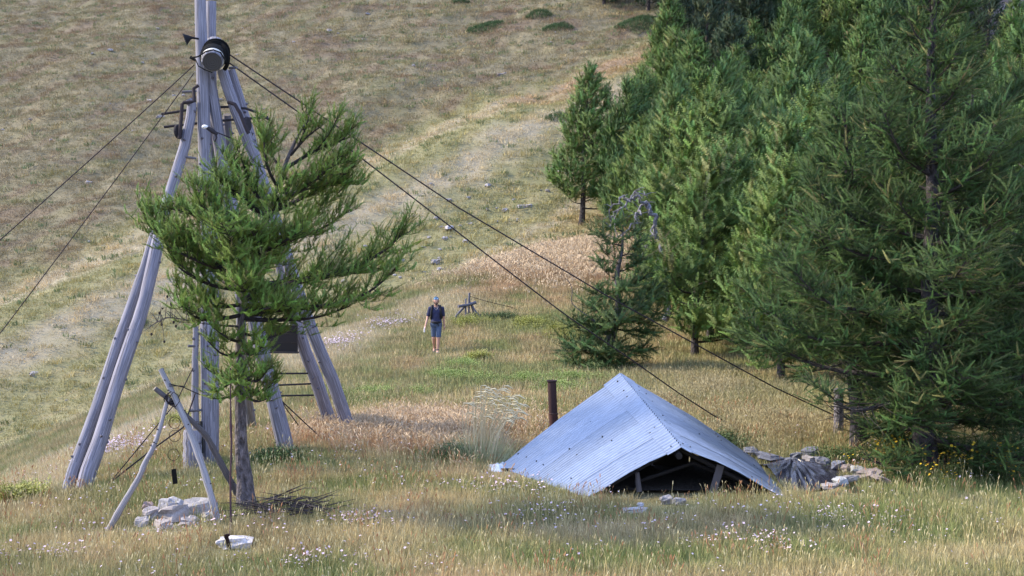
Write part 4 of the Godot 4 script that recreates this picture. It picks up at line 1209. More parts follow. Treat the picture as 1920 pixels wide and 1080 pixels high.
func middle_trees() -> void:
	var r := RandomNumberGenerator.new(); r.seed = 19
	var mid := shoot(0.5, 0.050, 0.012, 18, 9, 24, 2)
	# the crooked small larch behind the roof
	var t := thing("crooked_larch", "small crooked larch with a bent grey trunk behind the metal roof", "larch tree", Vector3.ZERO)
	var trunk := smooth_path([V(2.54, -0.13, -38.2), V(2.65, 0.58, -38.2), V(2.89, 1.14, -38.2), V(3.01, 1.86, -38.2), V(2.96, 2.62, -38.2), V(3.1, 3.37, -38.2), V(3.12, 4.09, -38.2)], 3)
	var rad := []
	for i in trunk.size(): rad.append(lerpf(0.155, 0.02, float(i) / (trunk.size() - 1)))
	var b := MB.new(); b.tube(trunk, rad, 10, Color(0.25, 0.235, 0.27), 0.12, r)
	b.tube([V(2.45, -0.17, -38.3), V(2.59, 0.43, -38.2), V(2.86, 1, -38.1)], [0.09, 0.07, 0.04], 8, Color(0.23, 0.215, 0.25), 0.1, r)
	part("trunk", b.mesh(), M.bark, t)
	var o := {"sweep": Vector3(0.30, 0.25, 0.0), "gap": 0.11, "twig_gap": 0.085, "twig": 0.62, "wild": 0.6, "bare": 0.08, "droop": -0.1}
	var shoots := []
	for q in [
		[0.06, V(1.71, 0.11, -37.6)], [0.05, V(1.35, 0.41, -37.9)], [0.10, V(3.32, 0.13, -37.4)], [0.12, V(1.38, 0.82, -38)], [0.03, V(2.34, 0.1, -37)], [0.16, V(1.72, 0.69, -37)], [0.2, V(3.81, 0.54, -37.8)],
		[0.28, V(1.86, 1.44, -37.8)], [0.32, V(1.55, 1.2, -38.6)], [0.34, V(3.97, 1.09, -38)], [0.4, V(4.2, 1.45, -38)], [0.42, V(2.05, 1.87, -37.6)], [0.45, V(3.76, 1.91, -37.4)], [0.5, V(4.14, 2.24, -38.2)],
		[0.55, V(2.22, 2.2, -38)], [0.58, V(3.74, 2.62, -38)], [0.6, V(3.06, 2.37, -37)], [0.66, V(2.51, 2.85, -38)], [0.7, V(3.68, 3.1, -38.2)], [0.75, V(2.51, 3.37, -38)], [0.8, V(3.47, 3.49, -38)], [0.86, V(2.33, 3.82, -38)], [0.9, V(3.44, 3.82, -38)], [0.95, V(2.72, 4.15, -38)], [0.35, V(2.89, 1.52, -36.6)], [0.15, V(2.76, 0.63, -36.8)], [0.22, V(2.17, 0.72, -39.2)], [0.4, V(3.42, 1.79, -39.4)],
	]:
		var p := curve_at(trunk, q[0])
		var e: Vector3 = p.lerp(q[1], 0.84)
		var limb := smooth_path([p, p.lerp(e, 0.5) + Vector3(0, -0.05, 0), e], 4)
		var lb := MB.new(); lb.tube(limb, [0.035, 0.028, 0.02, 0.012, 0.006], 6, Color(0.10, 0.09, 0.095))
		var wood := []
		boughs(limb, r, o, shoots, wood)
		for w in wood: lb.tube(w[0], [w[1], w[1] * 0.6, 0.004], 3, Color(0.1, 0.085, 0.085))
		part("branch", lb.mesh(), M.bark, t)
	b = MB.new()
	b.tube(smooth_path([V(2.85, 0.82, -38), V(2.46, 1.26, -37.8), V(2.08, 1.58, -37.7), V(1.86, 1.74, -37.7), V(1.66, 1.95, -37.7), V(1.68, 2.26, -37.7), V(1.6, 2.49, -37.7), V(1.49, 2.61, -37.7)], 3), [0.06, 0.055, 0.05, 0.048, 0.045, 0.03, 0.02, 0.01], 7, Color(0.25, 0.23, 0.26), 0.1, r)
	part("dead_branch", b.mesh(), M.bark, t)
	crown_of(t, shoots, mid, Color(0.066, 0.130, 0.036), r, 1.1)
	# bleached dead tree with its arched crown
	var s := thing("dead_tree", "bleached leafless tree whose arched limbs hang down, against the dark forest", "dead tree", Vector3.ZERO)
	var grey := Color(0.50, 0.48, 0.54)
	for q in [
		["trunk", [V(5.3, 0.8, -47), V(5.33, 1.91, -47), V(5.24, 3.03, -47), V(5.03, 3.95, -47), V(4.84, 4.58, -47), V(4.54, 4.83, -47)], 0.15, 0.05],
		["limb", [V(4.84, 4.54, -47), V(4.5, 4.9, -46.8), V(4.14, 4.97, -46.6), V(3.75, 4.72, -46.5), V(3.53, 4.53, -46.5), V(3.38, 4.04, -46.5)], 0.07, 0.015],
		["limb", [V(4.54, 4.8, -47), V(4.41, 4.5, -46.7), V(4.2, 4.17, -46.5), V(3.8, 3.8, -46.4), V(3.5, 3.55, -46.4)], 0.055, 0.012],
		["limb", [V(4.21, 4.94, -46.6), V(3.86, 5.04, -46.4), V(3.42, 4.59, -46.3), V(3.5, 3.91, -46.3)], 0.045, 0.012],
		["limb", [V(4.99, 4.04, -47), V(4.73, 3.77, -46.6), V(4.65, 3.22, -46.5)], 0.05, 0.012],
		["limb", [V(5.18, 3.21, -47), V(5, 2.66, -46.7), V(4.87, 2.12, -46.6)], 0.05, 0.012],
		["limb", [V(3.95, 5.01, -46.5), V(4.3, 5.19, -46.6), V(4.68, 5.12, -46.7)], 0.03, 0.01],
	]:
		var p := smooth_path(q[1], 4)
		b = MB.new()
		var rr := []
		for i in p.size(): rr.append(lerpf(q[2], q[3], float(i) / (p.size() - 1)) * 0.85)
		for i in range(1, p.size() - 1): p[i] += Vector3(r.randf_range(-1, 1), r.randf_range(-1, 1), r.randf_range(-1, 1)) * 0.13
		b.tube(p, rr, 7, grey, 0.12, r)
		for i in 14:
			var u := curve_at(p, r.randf_range(0.25, 1.0))
			var d := Vector3(r.randf_range(-1, 1), r.randf_range(-1, 0.7), r.randf_range(-1, 1)).normalized() * r.randf_range(0.15, 0.5)
			b.tube([u, u + d * 0.6, u + d + Vector3(0, -0.06, 0)], [0.018, 0.012, 0.005], 4, grey)
		part(q[0], b.mesh(), M.bark, s)

func forest() -> void:
	var r := RandomNumberGenerator.new(); r.seed = 303
	var spray := shoot(0.95, 0.10, 0.030, 18, 9, 41, 4)
	var fine := shoot(0.85, 0.09, 0.026, 18, 9, 43, 3)
	var kinds := []
	var tones := [Color(0.128, 0.228, 0.056), Color(0.100, 0.194, 0.054), Color(0.150, 0.248, 0.058), Color(0.088, 0.176, 0.054), Color(0.124, 0.220, 0.052), Color(0.050, 0.092, 0.048), Color(0.060, 0.105, 0.050)]  # last two tones carry the shadow on the far forest in the needle colour
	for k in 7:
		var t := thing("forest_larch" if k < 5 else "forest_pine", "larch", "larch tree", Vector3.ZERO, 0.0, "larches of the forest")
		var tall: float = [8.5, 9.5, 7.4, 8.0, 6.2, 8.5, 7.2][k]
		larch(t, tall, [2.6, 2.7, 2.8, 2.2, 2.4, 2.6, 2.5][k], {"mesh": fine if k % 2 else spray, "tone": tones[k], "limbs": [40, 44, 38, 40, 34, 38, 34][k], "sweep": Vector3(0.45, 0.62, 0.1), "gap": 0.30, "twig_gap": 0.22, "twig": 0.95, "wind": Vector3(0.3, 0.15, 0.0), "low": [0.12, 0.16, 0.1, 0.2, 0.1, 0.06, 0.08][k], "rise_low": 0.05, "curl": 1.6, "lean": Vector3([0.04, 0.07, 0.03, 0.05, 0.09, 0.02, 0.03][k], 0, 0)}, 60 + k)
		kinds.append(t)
	# the trees that stand out, at the forest's edge
	var list := [
		[V(4.86, 4.43, -93.7), 0, 1.22, "slender larch standing alone left of the forest on the grassy slope"],
		[V(7.18, 4.02, -91.35), 1, 1.0, "larch just right of the lone slender one on the slope"],
		[V(9.52, 4.38, -91.4), 0, 0.95, "larch in the gap between the lone slender one and the forest"],
		[V(10.03, 3.35, -86.4), 4, 1.25, "leaning larch left of the forest's first row, above the arched dead tree"],
		[V(8.18, 5.32, -94.65), 1, 0.9, "larch behind the lone slender one, its top near the pale path"],
		[V(8.01, 1.12, -54.9), 2, 0.85, "light green larch right of the arched dead tree"],
		[V(8.62, 0.62, -49.65), 0, 0.8, "light green larch between the dead tree and the tarp trees"],
		[V(6.29, 0.52, -48.3), 4, 0.8, "young larch right behind the crooked one's top"],
		[Vector3(5.6, 0, -41.5), 4, 0.95, "leaning bushy larch just right of the crooked small one"],
		[Vector3(7.0, 0, -35.0), 2, 0.72, "broad light green larch between the metal roof and the forest"],
		[V(8.1, 3.12, -85.75), 2, 1.0, "round-crowned larch at the forest edge above the dead tree"],
		[V(6.7, 3.5, -89.6), 3, 0.7, "low larch between the lone slender one and the dead tree"],
		[Vector3(7.2, 0, -52.0), 2, 1.08, "bushy larch right behind the bleached dead tree"],
		[Vector3(6.5, 0, -44.5), 4, 0.98, "larch rising behind the crooked small one"],
		[Vector3(7.6, 0, -39.0), 0, 0.80, "pale-shooted larch between the crooked one and the tarp trees"],
		[Vector3(9.2, 0, -34.5), 1, 0.72, "larch directly behind the trees that hang over the tarp"],
		[Vector3(8.3, 0, -57.0), 1, 0.95, "tall larch in the second row behind the dead tree"],
		[Vector3(10.0, 0, -46.0), 2, 1.05, "broad larch in the middle of the forest front"],
		[Vector3(12.5, 0, -40.0), 3, 0.95, "larch in the forest front, left of the huge larch's top"],
		[Vector3(13.0, 0, -32.0), 0, 0.9, "larch behind the huge one at the right edge"],
		[Vector3(7.6, 0, -67.0), 0, 0.95, "larch at the forest edge halfway up to the lone one"],
		[Vector3(8.4, 0, -76.0), 3, 1.0, "darker larch behind the forest's left edge"],
		[Vector3(9.2, 0, -101.0), 2, 1.0, "leftmost larch on the upper slope, next to the grass"],
		[Vector3(12.5, 0, -112.0), 0, 1.0, "larch at the upper end of the forest edge"],
	]
	var first := {}
	var taken := []
	for q in list:
		var p: Vector3 = q[0]
		p.y = ground(p.x, -p.z) - 0.1
		taken.append(Vector2(p.x, p.z))
		plant(kinds, first, q[1], p, r.randf_range(-0.5, 0.5), q[2], q[3], "larches at the forest edge")
	var guard := 0
	while taken.size() < 215 and guard < 40000:
		guard += 1
		var d := r.randf_range(38.0, 158.0)
		var left := steps([[38.0, 9.5], [48.0, 8.2], [60.0, 8.0], [75.0, 9.0], [84.0, 7.0], [92.0, 6.9], [100.0, 8.6], [112.0, 12.2], [126.0, 16.0], [134.0, 17.5], [137.0, 13.0], [142.0, 9.0], [150.0, 8.5], [160.0, 8.0]], d)
		var x := r.randf_range(left, 0.40 * d + 4.0)
		var gap := 2.5 + d * 0.008
		var ok := true
		for q in taken:
			if absf(q.x - x) < gap and absf(q.y + d) < gap and Vector2(x, -d).distance_to(q) < gap: ok = false; break
		if not ok: continue
		if d > 112.0 and d < 128.0 and x > 40.0: continue
		taken.append(Vector2(x, -d))
		var across := (x / d - 0.05) / 0.36
		var where: String = ("left side of " if across < 0.3 else ("centre of " if across < 0.62 else "right side of ")) + ("the near forest behind the crooked larch" if d < 62.0 else ("the middle forest" if d < 80.0 else ("the forest halfway up" if d < 97.0 else ("the upper slope forest" if d < 130.0 else "the dark topmost forest"))))
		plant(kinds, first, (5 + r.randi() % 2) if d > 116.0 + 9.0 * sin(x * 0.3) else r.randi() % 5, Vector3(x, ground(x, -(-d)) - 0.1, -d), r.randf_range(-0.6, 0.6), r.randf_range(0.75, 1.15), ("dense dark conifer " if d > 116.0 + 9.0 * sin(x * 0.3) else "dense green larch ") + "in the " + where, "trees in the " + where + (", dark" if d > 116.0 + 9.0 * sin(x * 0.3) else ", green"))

func plant(kinds: Array, first: Dictionary, k: int, p: Vector3, turn: float, size: float, label: String, group: String) -> void:
	if not first.has(k):
		first[k] = true
		var o: Node3D = kinds[k]
		o.position = p; o.rotation.y = turn; o.scale = Vector3.ONE * size
		o.set_meta("label", label); o.set_meta("group", group)
	else:
		copy(kinds[k], p, turn, size, label, group)

# ---------------------------------------------------------------- what lies on the far slope
func far_slope() -> void:
	var r := RandomNumberGenerator.new(); r.seed = 88
	var tuft := shoot(0.5, 0.09, 0.02, 8, 6, 47, 3)
	for q in [[910, V(-2.77, 24.76, -141.85), 1.9, 0.55, "largest dark green juniper cushion high on the far slope"], [1010, V(2.76, 25.2, -141.15), 1.3, 0.4, "small dark juniper cushion right of the largest one"], [1045, V(4.55, 23.65, -137.15), 1.5, 0.5, "juniper cushion below and right of the others on the far slope"], [1200, V(12.42, 23.61, -134.7), 2.2, 0.6, "green juniper cushion at the foot of the upper forest"], [865, V(-5.7, 28.97, -152.1), 1.0, 0.35, "juniper cushion cut by the top of the picture"], [1050, V(3.79, 11.28, -109.8), 1.1, 0.4, "green juniper cushion left of the lone slender larch"], [640, V(-24.36, -2.73, -86.95), 0.9, 0.25, "faint green cushion on the lower left of the far slope"]]:
		var p: Vector3 = q[1]
		var t := thing("juniper_bush", q[4], "bush", p, 0.0, "juniper cushions on the far slope")
		var ts := []; var cs := []
		for i in int(q[2] * q[2] * 160):
			var a := r.randf() * TAU; var rad := sqrt(r.randf())
			var x: float = cos(a) * rad * q[2]; var z: float = sin(a) * rad * q[2] * 0.7
			var y: float = q[3] * sqrt(maxf(0.0, 1.0 - rad * rad)) + ground(p.x + x, -(p.z + z)) - p.y - 0.1
			ts.append(Transform3D(basis_along(Vector3(x * 0.4, 1, z * 0.4).normalized(), r.randf() * 6, r.randf_range(0.5, 0.9)), Vector3(x, y, z)))
			var g := r.randf_range(0.7, 1.3)
			cs.append(Color(0.065 * g, 0.135 * g, 0.04 * g))
		scatter("foliage", tuft, M.needles, ts, cs, t)
	var grp := "pale stones scattered on the far slope"
	var n := 0
	for c in [[V(-3.02, 4.21, -96), 5.2, 22, "in the stony patch above the walker, under the two cables"], [V(-5.84, 2.38, -92.7), 3.6, 7, "at the lower left of the stony patch above the walker"], [V(-6.41, 1.35, -90.5), 4.0, 5, "just above the meadow's edge, right of the windswept larch"], [V(0, 5.36, -97.65), 4.0, 6, "between the stony patch and the lone slender larch"], [V(-15.98, 27.36, -151.6), 9.0, 8, "high on the slope, left of the juniper cushions"], [V(-25.05, 20.6, -139.25), 16.0, 14, "on the brown slope right of the pylon head"], [V(-35.61, 12.54, -124.45), 20.0, 16, "on the slope left of the pylon, under its guy cables"], [V(-1, 18.75, -127.9), 10.0, 6, "below the juniper cushions"], [V(-28.89, -6.99, -78.5), 6.0, 6, "low on the slope at the left edge"], [V(-41.99, 19.18, -141.2), 16.0, 10, "high on the brown slope left of the pylon head"]]:
		for i in c[2]:
			var p: Vector3 = c[0]
			var x: float = p.x + r.randfn(0, c[1] * 0.5); var z: float = p.z + r.randfn(0, c[1] * 0.45) - 0.68 * (x - p.x)
			var s := r.randf_range(0.07, 0.2) * (1.6 if r.randf() < 0.15 else 1.0)
			n += 1
			stone("pale stone " + String(c[3]), on(x, z, s * 0.25), Vector3(s * r.randf_range(1.0, 1.7), s * 0.62, s), r.randf() * 6, r.randi() % 900, Color(0.52, 0.49, 0.51) * r.randf_range(0.7, 1.1), "stones " + String(c[3]))
	for q in [[V(43.26, 21.06, -119.7), 3.2, "rosy grey rock outcrop seen behind the huge larch's top"], [V(44.24, 23.86, -125.65), 2.4, "smaller rock above the outcrop at the top right"]]:
		var b := MB.new()
		b.blob(Transform3D(Basis.from_scale(Vector3(q[1], q[1] * 1.1, q[1] * 0.8)), Vector3.ZERO), 7, 0.6, 16, 22, Color(0.45, 0.37, 0.36), 0.5, 0.7)
		var o := part("rock_outcrop", b.mesh(false), M.stone, self)
		o.position = q[0] + Vector3(0, 1.0, 0)
		tag(o, q[2], "rock")

# ---------------------------------------------------------------- the walker
func walker() -> void:
	var at := on(-2.4, -42.8)
	var t := thing("person", "person in dark blue T-shirt and grey-blue shorts walking down the path with a backpack", "person", at, rot_to_camera(at) )
	var skin := Color(0.50, 0.29, 0.215)
	var hipR := Vector3(-0.085, 0.92, 0.0); var hipL := Vector3(0.085, 0.92, 0.0)
	var kneeR := Vector3(-0.075, 0.50, 0.01); var kneeL := Vector3(0.07, 0.52, 0.19)
	var ankR := Vector3(-0.06, 0.12, -0.26); var ankL := Vector3(0.04, 0.09, 0.20)
	var shR := Vector3(-0.185, 1.43, -0.01); var shL := Vector3(0.185, 1.43, -0.01)
	var elR := Vector3(-0.265, 1.15, -0.04); var elL := Vector3(0.235, 1.15, -0.05)
	var wrR := Vector3(-0.335, 0.91, 0.12); var wrL := Vector3(0.255, 0.89, -0.06)
	var b := MB.new()
	b.nets([
		[ankR, kneeR, 0.036, 0.055], [ankR.lerp(kneeR, 0.55) + Vector3(0, 0, -0.02), kneeR, 0.05, 0.05], [kneeR, hipR, 0.056, 0.085],
		[ankL, kneeL, 0.036, 0.055], [ankL.lerp(kneeL, 0.55) + Vector3(0, 0, -0.02), kneeL, 0.05, 0.05], [kneeL, hipL, 0.056, 0.085],
		[ankR, ankR + Vector3(-0.02, -0.055, 0.14), 0.04, 0.03], [ankL, ankL + Vector3(0.02, -0.045, 0.15), 0.04, 0.03],
		[Vector3(-0.05, 0.95, 0), Vector3(0.05, 0.95, 0), 0.12, 0.12], [Vector3(0, 0.98, 0), Vector3(0, 1.2, 0), 0.125, 0.13],
		[Vector3(-0.06, 1.32, 0), Vector3(0.06, 1.32, 0), 0.115, 0.115], [shR, shL, 0.062, 0.062], [Vector3(0, 1.44, -0.01), Vector3(0, 1.57, 0.015), 0.058, 0.052],
		[shR, elR, 0.054, 0.040], [elR, wrR, 0.040, 0.027], [shL, elL, 0.054, 0.040], [elL, wrL, 0.040, 0.027],
	], 0.014, 0.03, skin)
	# hands: palm, four fingers and a thumb each, curled
	for s in [-1.0, 1.0]:
		var wr := wrR if s < 0 else wrL
		var d := (wr - (elR if s < 0 else elL)).normalized()
		var palm := wr + d * 0.085
		var hand := [[wr, palm, 0.026, 0.028], [wr + d * 0.03 + Vector3(0, 0, 0.012), palm + Vector3(0, 0, 0.026), 0.022, 0.016], [wr + d * 0.03 - Vector3(0, 0, 0.012), palm - Vector3(0, 0, 0.026), 0.022, 0.016]]
		for k in 4:
			var z := 0.03 - 0.02 * k
			var l: float = [0.07, 0.08, 0.074, 0.058][k]
			var p0 := palm + Vector3(0, 0, z)
			var p1 := p0 + (d + Vector3(-s * 0.15, 0, 0)).normalized() * l * 0.5
			var p2 := p1 + (d + Vector3(-s * 0.8, 0.1, 0)).normalized() * l * 0.5
			hand.append([p0, p1, 0.0095, 0.009]); hand.append([p1, p2, 0.009, 0.0075])
		var q0 := wr + d * 0.03 + Vector3(0, 0, 0.02)
		var q1 := q0 + d * 0.035 + Vector3(-s * 0.012, 0, 0.035)
		hand.append([q0, q1, 0.013, 0.011]); hand.append([q1, q1 + d * 0.035 + Vector3(-s * 0.012, 0, 0.006), 0.0105, 0.008])
		b.nets(hand, 0.0045, 0.008, skin)
	# head with brow, nose, cheeks, chin, ears
	var hc := Vector3(0, 1.665, 0.03)
	b.nets([
		[hc + Vector3(0, 0.03, -0.02), hc + Vector3(0, 0.025, 0.015), 0.083, 0.078], [hc + Vector3(0, -0.02, 0.02), hc + Vector3(0, -0.075, 0.045), 0.062, 0.038],
		[hc + Vector3(-0.03, 0.018, 0.078), hc + Vector3(0.03, 0.018, 0.078), 0.016, 0.016], [hc + Vector3(0, 0.01, 0.09), hc + Vector3(0, -0.028, 0.112), 0.010, 0.016],
		[hc + Vector3(-0.04, -0.02, 0.055), hc + Vector3(-0.035, -0.03, 0.06), 0.024, 0.02], [hc + Vector3(0.04, -0.02, 0.055), hc + Vector3(0.035, -0.03, 0.06), 0.024, 0.02],
		[hc + Vector3(-0.022, -0.055, 0.08), hc + Vector3(0.022, -0.055, 0.08), 0.012, 0.012],
		[hc + Vector3(-0.082, 0.015, -0.005), hc + Vector3(-0.084, -0.025, 0.0), 0.017, 0.011], [hc + Vector3(0.082, 0.015, -0.005), hc + Vector3(0.084, -0.025, 0.0), 0.017, 0.011],
		[hc + Vector3(0, -0.06, -0.02), Vector3(0, 1.50, 0.0), 0.052, 0.055],
	], 0.005, 0.02, skin)
	part("body", b.mesh(), M.skin, t)
	b = MB.new()
	for s in [-1.0, 1.0]: b.blob(Transform3D(Basis.from_scale(Vector3(0.012, 0.007, 0.006)), hc + Vector3(s * 0.031, 0.0, 0.088)), 1, 0.0, 5, 8, Color(0.04, 0.03, 0.025))
	part("eyes", b.mesh(), M.skin, t)
	b = MB.new()
	b.nets([[hc + Vector3(-0.05, -0.055, 0.045), hc + Vector3(0, -0.098, 0.068), 0.022, 0.03], [hc + Vector3(0.05, -0.055, 0.045), hc + Vector3(0, -0.098, 0.068), 0.022, 0.03], [hc + Vector3(-0.025, -0.045, 0.097), hc + Vector3(0.025, -0.045, 0.097), 0.009, 0.009], [hc + Vector3(-0.068, 0.02, 0.02), hc + Vector3(-0.055, -0.05, 0.04), 0.018, 0.02], [hc + Vector3(0.068, 0.02, 0.02), hc + Vector3(0.055, -0.05, 0.04), 0.018, 0.02]], 0.006, 0.012, Color(0.075, 0.05, 0.042))
	part("beard", b.mesh(), M.cloth, t)
	b = MB.new()
	b.nets([[hc + Vector3(0, 0.055, -0.025), hc + Vector3(0, 0.05, 0.01), 0.087, 0.082]], 0.008, 0.01, Color(0.03, 0.10, 0.17), hc.y + 0.045)
	part("headscarf", b.mesh(), M.cloth, t)
	for s in [-1.0, 1.0]:
		b = MB.new(); b.blob(Transform3D(Basis(Vector3.RIGHT, -0.5) * Basis.from_scale(Vector3(0.033, 0.020, 0.009)), hc + Vector3(s * 0.04, 0.072, 0.083)), 1, 0.0, 6, 10, Color(0.35, 0.5, 0.7))
		part("sunglass_lens", b.mesh(), M.film, t)
	b = MB.new()
	b.nets([
		[Vector3(-0.055, 0.99, 0), Vector3(0.055, 0.99, 0), 0.128, 0.128], [Vector3(0, 1.02, 0), Vector3(0, 1.2, 0), 0.138, 0.142], [Vector3(-0.065, 1.32, 0.005), Vector3(0.065, 1.32, 0.005), 0.127, 0.127],
		[shR + Vector3(0.01, 0, 0), shL - Vector3(0.01, 0, 0), 0.072, 0.072], [shR, shR.lerp(elR, 0.72), 0.067, 0.066], [shL, shL.lerp(elL, 0.72), 0.067, 0.066],
	], 0.014, 0.03, Color(0.028, 0.032, 0.085), 0.93, 1.495)
	part("shirt", b.mesh(), M.cloth, t)
	b = MB.new()
	b.tube([Vector3(-0.075, 1.49, 0.055), Vector3(-0.04, 1.43, 0.105), Vector3(0, 1.385, 0.13), Vector3(0.04, 1.43, 0.105), Vector3(0.075, 1.49, 0.055)], [0.010], 6, Color(0.26, 0.25, 0.26))
	part("collar", b.mesh(), M.cloth, t)
	b = MB.new()
	b.nets([[Vector3(-0.06, 0.93, 0), Vector3(0.06, 0.93, 0), 0.135, 0.135], [hipR, hipR.lerp(kneeR, 0.96), 0.098, 0.080], [hipL, hipL.lerp(kneeL, 0.96), 0.098, 0.080]], 0.014, 0.02, Color(0.068, 0.098, 0.155), 0.535, 1.0)
	part("shorts", b.mesh(), M.cloth, t)
	b = MB.new(); ring(b, Vector3(0, 1.0, 0), Vector3.UP, 0.165, 0.032, Color(0.012, 0.012, 0.017), 8, 0.86)
	b.box(Transform3D(Basis.IDENTITY, Vector3(0.02, 0.985, 0.16)), Vector3(0.07, 0.05, 0.03), Color(0.02, 0.02, 0.025))
	b.tube([Vector3(0.05, 0.97, 0.155), Vector3(0.07, 0.88, 0.15)], [0.012], 5, Color(0.012, 0.012, 0.017))
	part("hip_belt", b.mesh(), M.cloth, t)
	for s in [-1.0, 1.0]:
		b = MB.new()
		b.tube(smooth_path([Vector3(s * 0.10, 1.44, -0.13), Vector3(s * 0.125, 1.515, -0.02), Vector3(s * 0.135, 1.45, 0.10), Vector3(s * 0.15, 1.30, 0.115), Vector3(s * 0.165, 1.16, 0.06), Vector3(s * 0.14, 1.08, -0.1)], 3), [0.034], 8, Color(0.012, 0.012, 0.017))
		part("shoulder_strap", b.mesh(), M.cloth, t)
	b = MB.new(); b.blob(Transform3D(Basis.from_scale(Vector3(0.165, 0.29, 0.12)), Vector3(0, 1.25, -0.25)), 2, 0.1, 12, 18, Color(0.014, 0.014, 0.02), 0.2, 0.7)
	part("backpack", b.mesh(), M.cloth, t)
	for a in [[ankR, Vector3(-0.02, -0.05, 0.14)], [ankL, Vector3(0.02, -0.04, 0.15)]]:
		b = MB.new()
		var heel: Vector3 = a[0] + Vector3(0, -0.035, -0.03); heel.y = maxf(heel.y, 0.045)
		var toe: Vector3 = a[0] + a[1]; toe.y = 0.04
		b.nets([[heel, toe, 0.048, 0.042], [a[0] + Vector3(0, 0.015, 0), heel, 0.046, 0.046]], 0.008, 0.02, Color(0.20, 0.19, 0.21), 0.0, 0.13)
		b.nets([[heel - Vector3(0, 0.02, 0), toe - Vector3(0, 0.02, 0), 0.05, 0.045]], 0.008, 0.01, Color(0.05, 0.05, 0.055), -0.01, 0.022)
		part("shoe", b.mesh(), M.cloth, t)
		b = MB.new(); ring(b, (a[0] as Vector3) + Vector3(0, 0.05, 0), Vector3.UP, 0.042, 0.014, Color(0.03, 0.03, 0.05))
		part("sock", b.mesh(), M.cloth, t)
	b = MB.new()
	var hw := wrR + (wrR - elR).normalized() * 0.12
	b.tube([hw + Vector3(0.01, 0.04, 0.0), hw + Vector3(-0.005, -0.03, 0.01), hw + Vector3(-0.012, -0.12, 0.015)], [0.024, 0.028, 0.024], 10, Color(0.66, 0.64, 0.68))
	tag(part("white_bottle", b.mesh(), M.plain, self), "small white bottle in the walker's lowered hand", "bottle")
	var wb: Node3D = get_node("white_bottle")
	wb.transform = t.transform

func cable_support() -> void:
	var t := thing("cable_trestle", "low grey trestle of crossed logs carrying a wire, behind the walker", "trestle")
	var grey := Color(0.27, 0.26, 0.32)
	for q in [[[V(-1.61, 0.44, -50.5), V(-1.61, 0.96, -50.4), V(-1.59, 1.58, -50.4)], 0.04], [[V(-1.72, 0.5, -50.2), V(-1.72, 1.37, -50.3)], 0.032], [[V(-1.99, 1.09, -50), V(-1.66, 1.13, -50.2), V(-1.35, 1.22, -50.4)], 0.055], [[V(-1.75, 1.09, -50.3), V(-1.96, 0.86, -50.1), V(-2.13, 0.66, -49.9)], 0.045], [[V(-1.55, 1.22, -50.4), V(-1.35, 0.9, -50.2), V(-1.02, 0.57, -49.8)], 0.03], [[V(-1.51, 1.12, -50.4), V(-1.42, 0.75, -50.6), V(-1.31, 0.43, -50.4)], 0.034]]:
		var b := MB.new(); b.tube(q[0], [q[1]], 9, grey * rng.randf_range(0.7, 1.1), 0.08, rng)
		part("log", b.mesh(), M.wood, t)
	cable("wire", "thin wire drooping from the low trestle to the right through the grass", [V(-1.55, 1.44, -50.4), V(-0.51, 1.18, -51.5), V(0.84, 0.8, -53), V(2.77, 0.53, -54)], 0.011, 0.1)

# ---------------------------------------------------------------- grass and flowers
func clear(x: float, d: float) -> bool:
	return not (inside(x, d, ROOF) or inside(x, d, TARP))

func trodden(x: float, d: float) -> bool:       # the walker's path
	return absf(x + 2.4 + 0.12 * (42.8 - d) * 0.7) < 0.38 and d > 33.0 and d < 44.0

func strew(called: String, label: String, m: Mesh, count: int, d0: float, d1: float, tint: Color, mixed: float, size: float, bend: float, test := 0.0, where := []) -> void:
	# mixed: share of the ground's own colour in the tint
	var r := RandomNumberGenerator.new(); r.seed = hash(called) % 100000 + count
	var ts := []; var cs := []
	var tries := 0
	while ts.size() < count and tries < count * 6:
		tries += 1
		var d: float; var x: float
		if where.is_empty():
			d = sqrt(lerpf(d0 * d0, d1 * d1, r.randf()))
			x = r.randf_range(-0.41, 0.41) * d + r.randf_range(-2.6, 2.6)
		else:
			var w: Array = where[r.randi() % where.size()]
			var a := r.randf() * TAU; var q := sqrt(r.randf())
			q = absf(r.randfn(0.0, 0.62))
			x = w[0] + cos(a) * q * w[2]; d = w[1] + sin(a) * q * w[3]
			if nz2.get_noise_2d(x * 16.0, d * 10.0 + 40.0) < -0.05 - 0.3 * (1.0 - q): continue
		var hk := is_hill(x, d)
		if d0 > 65.0 and hk < 0.4: continue
		if d0 < 65.0 and hk > 0.6: continue
		if test > 0.0 and nz2.get_noise_2d(x * 14.0 + test * 100.0, d * 14.0) < 0.12: continue
		if d < 26.0 and not clear(x, d): continue
		var c := earth(x + r.randf_range(-0.3, 0.3), d + r.randf_range(-0.3, 0.3))
		var g := r.randf_range(0.72, 1.3) if d0 < 65.0 else r.randf_range(0.85, 1.16)
		c = Color(tint.r * lerpf(1.0, c.r, mixed) * g, tint.g * lerpf(1.0, c.g, mixed) * g, tint.b * lerpf(1.0, c.b, mixed) * g)
		var b := Basis(Vector3.UP, r.randf() * TAU)
		if bend > 0.0: b = Basis(Vector3(r.randf_range(-1, 1), 0, r.randf_range(-1, 1)).normalized(), r.randf() * bend) * b
		var s := size * r.randf_range(0.65, 1.3)
		if d > 33.0 and d < 44.0 and trodden(x, d): s *= 0.6
		if d < 23.0:
			for q in LOW:
				if Vector2(x - q[0], d - q[1]).length() < q[2] * r.randf_range(0.7, 1.1): s *= 0.42; break
		ts.append(Transform3D(b.scaled_local(Vector3(s, s * r.randf_range(0.8, 1.2), s)), on(x, -d, -0.02)))
		cs.append(c)
	tag(scatter(called, m, M.grass, ts, cs, self), label)

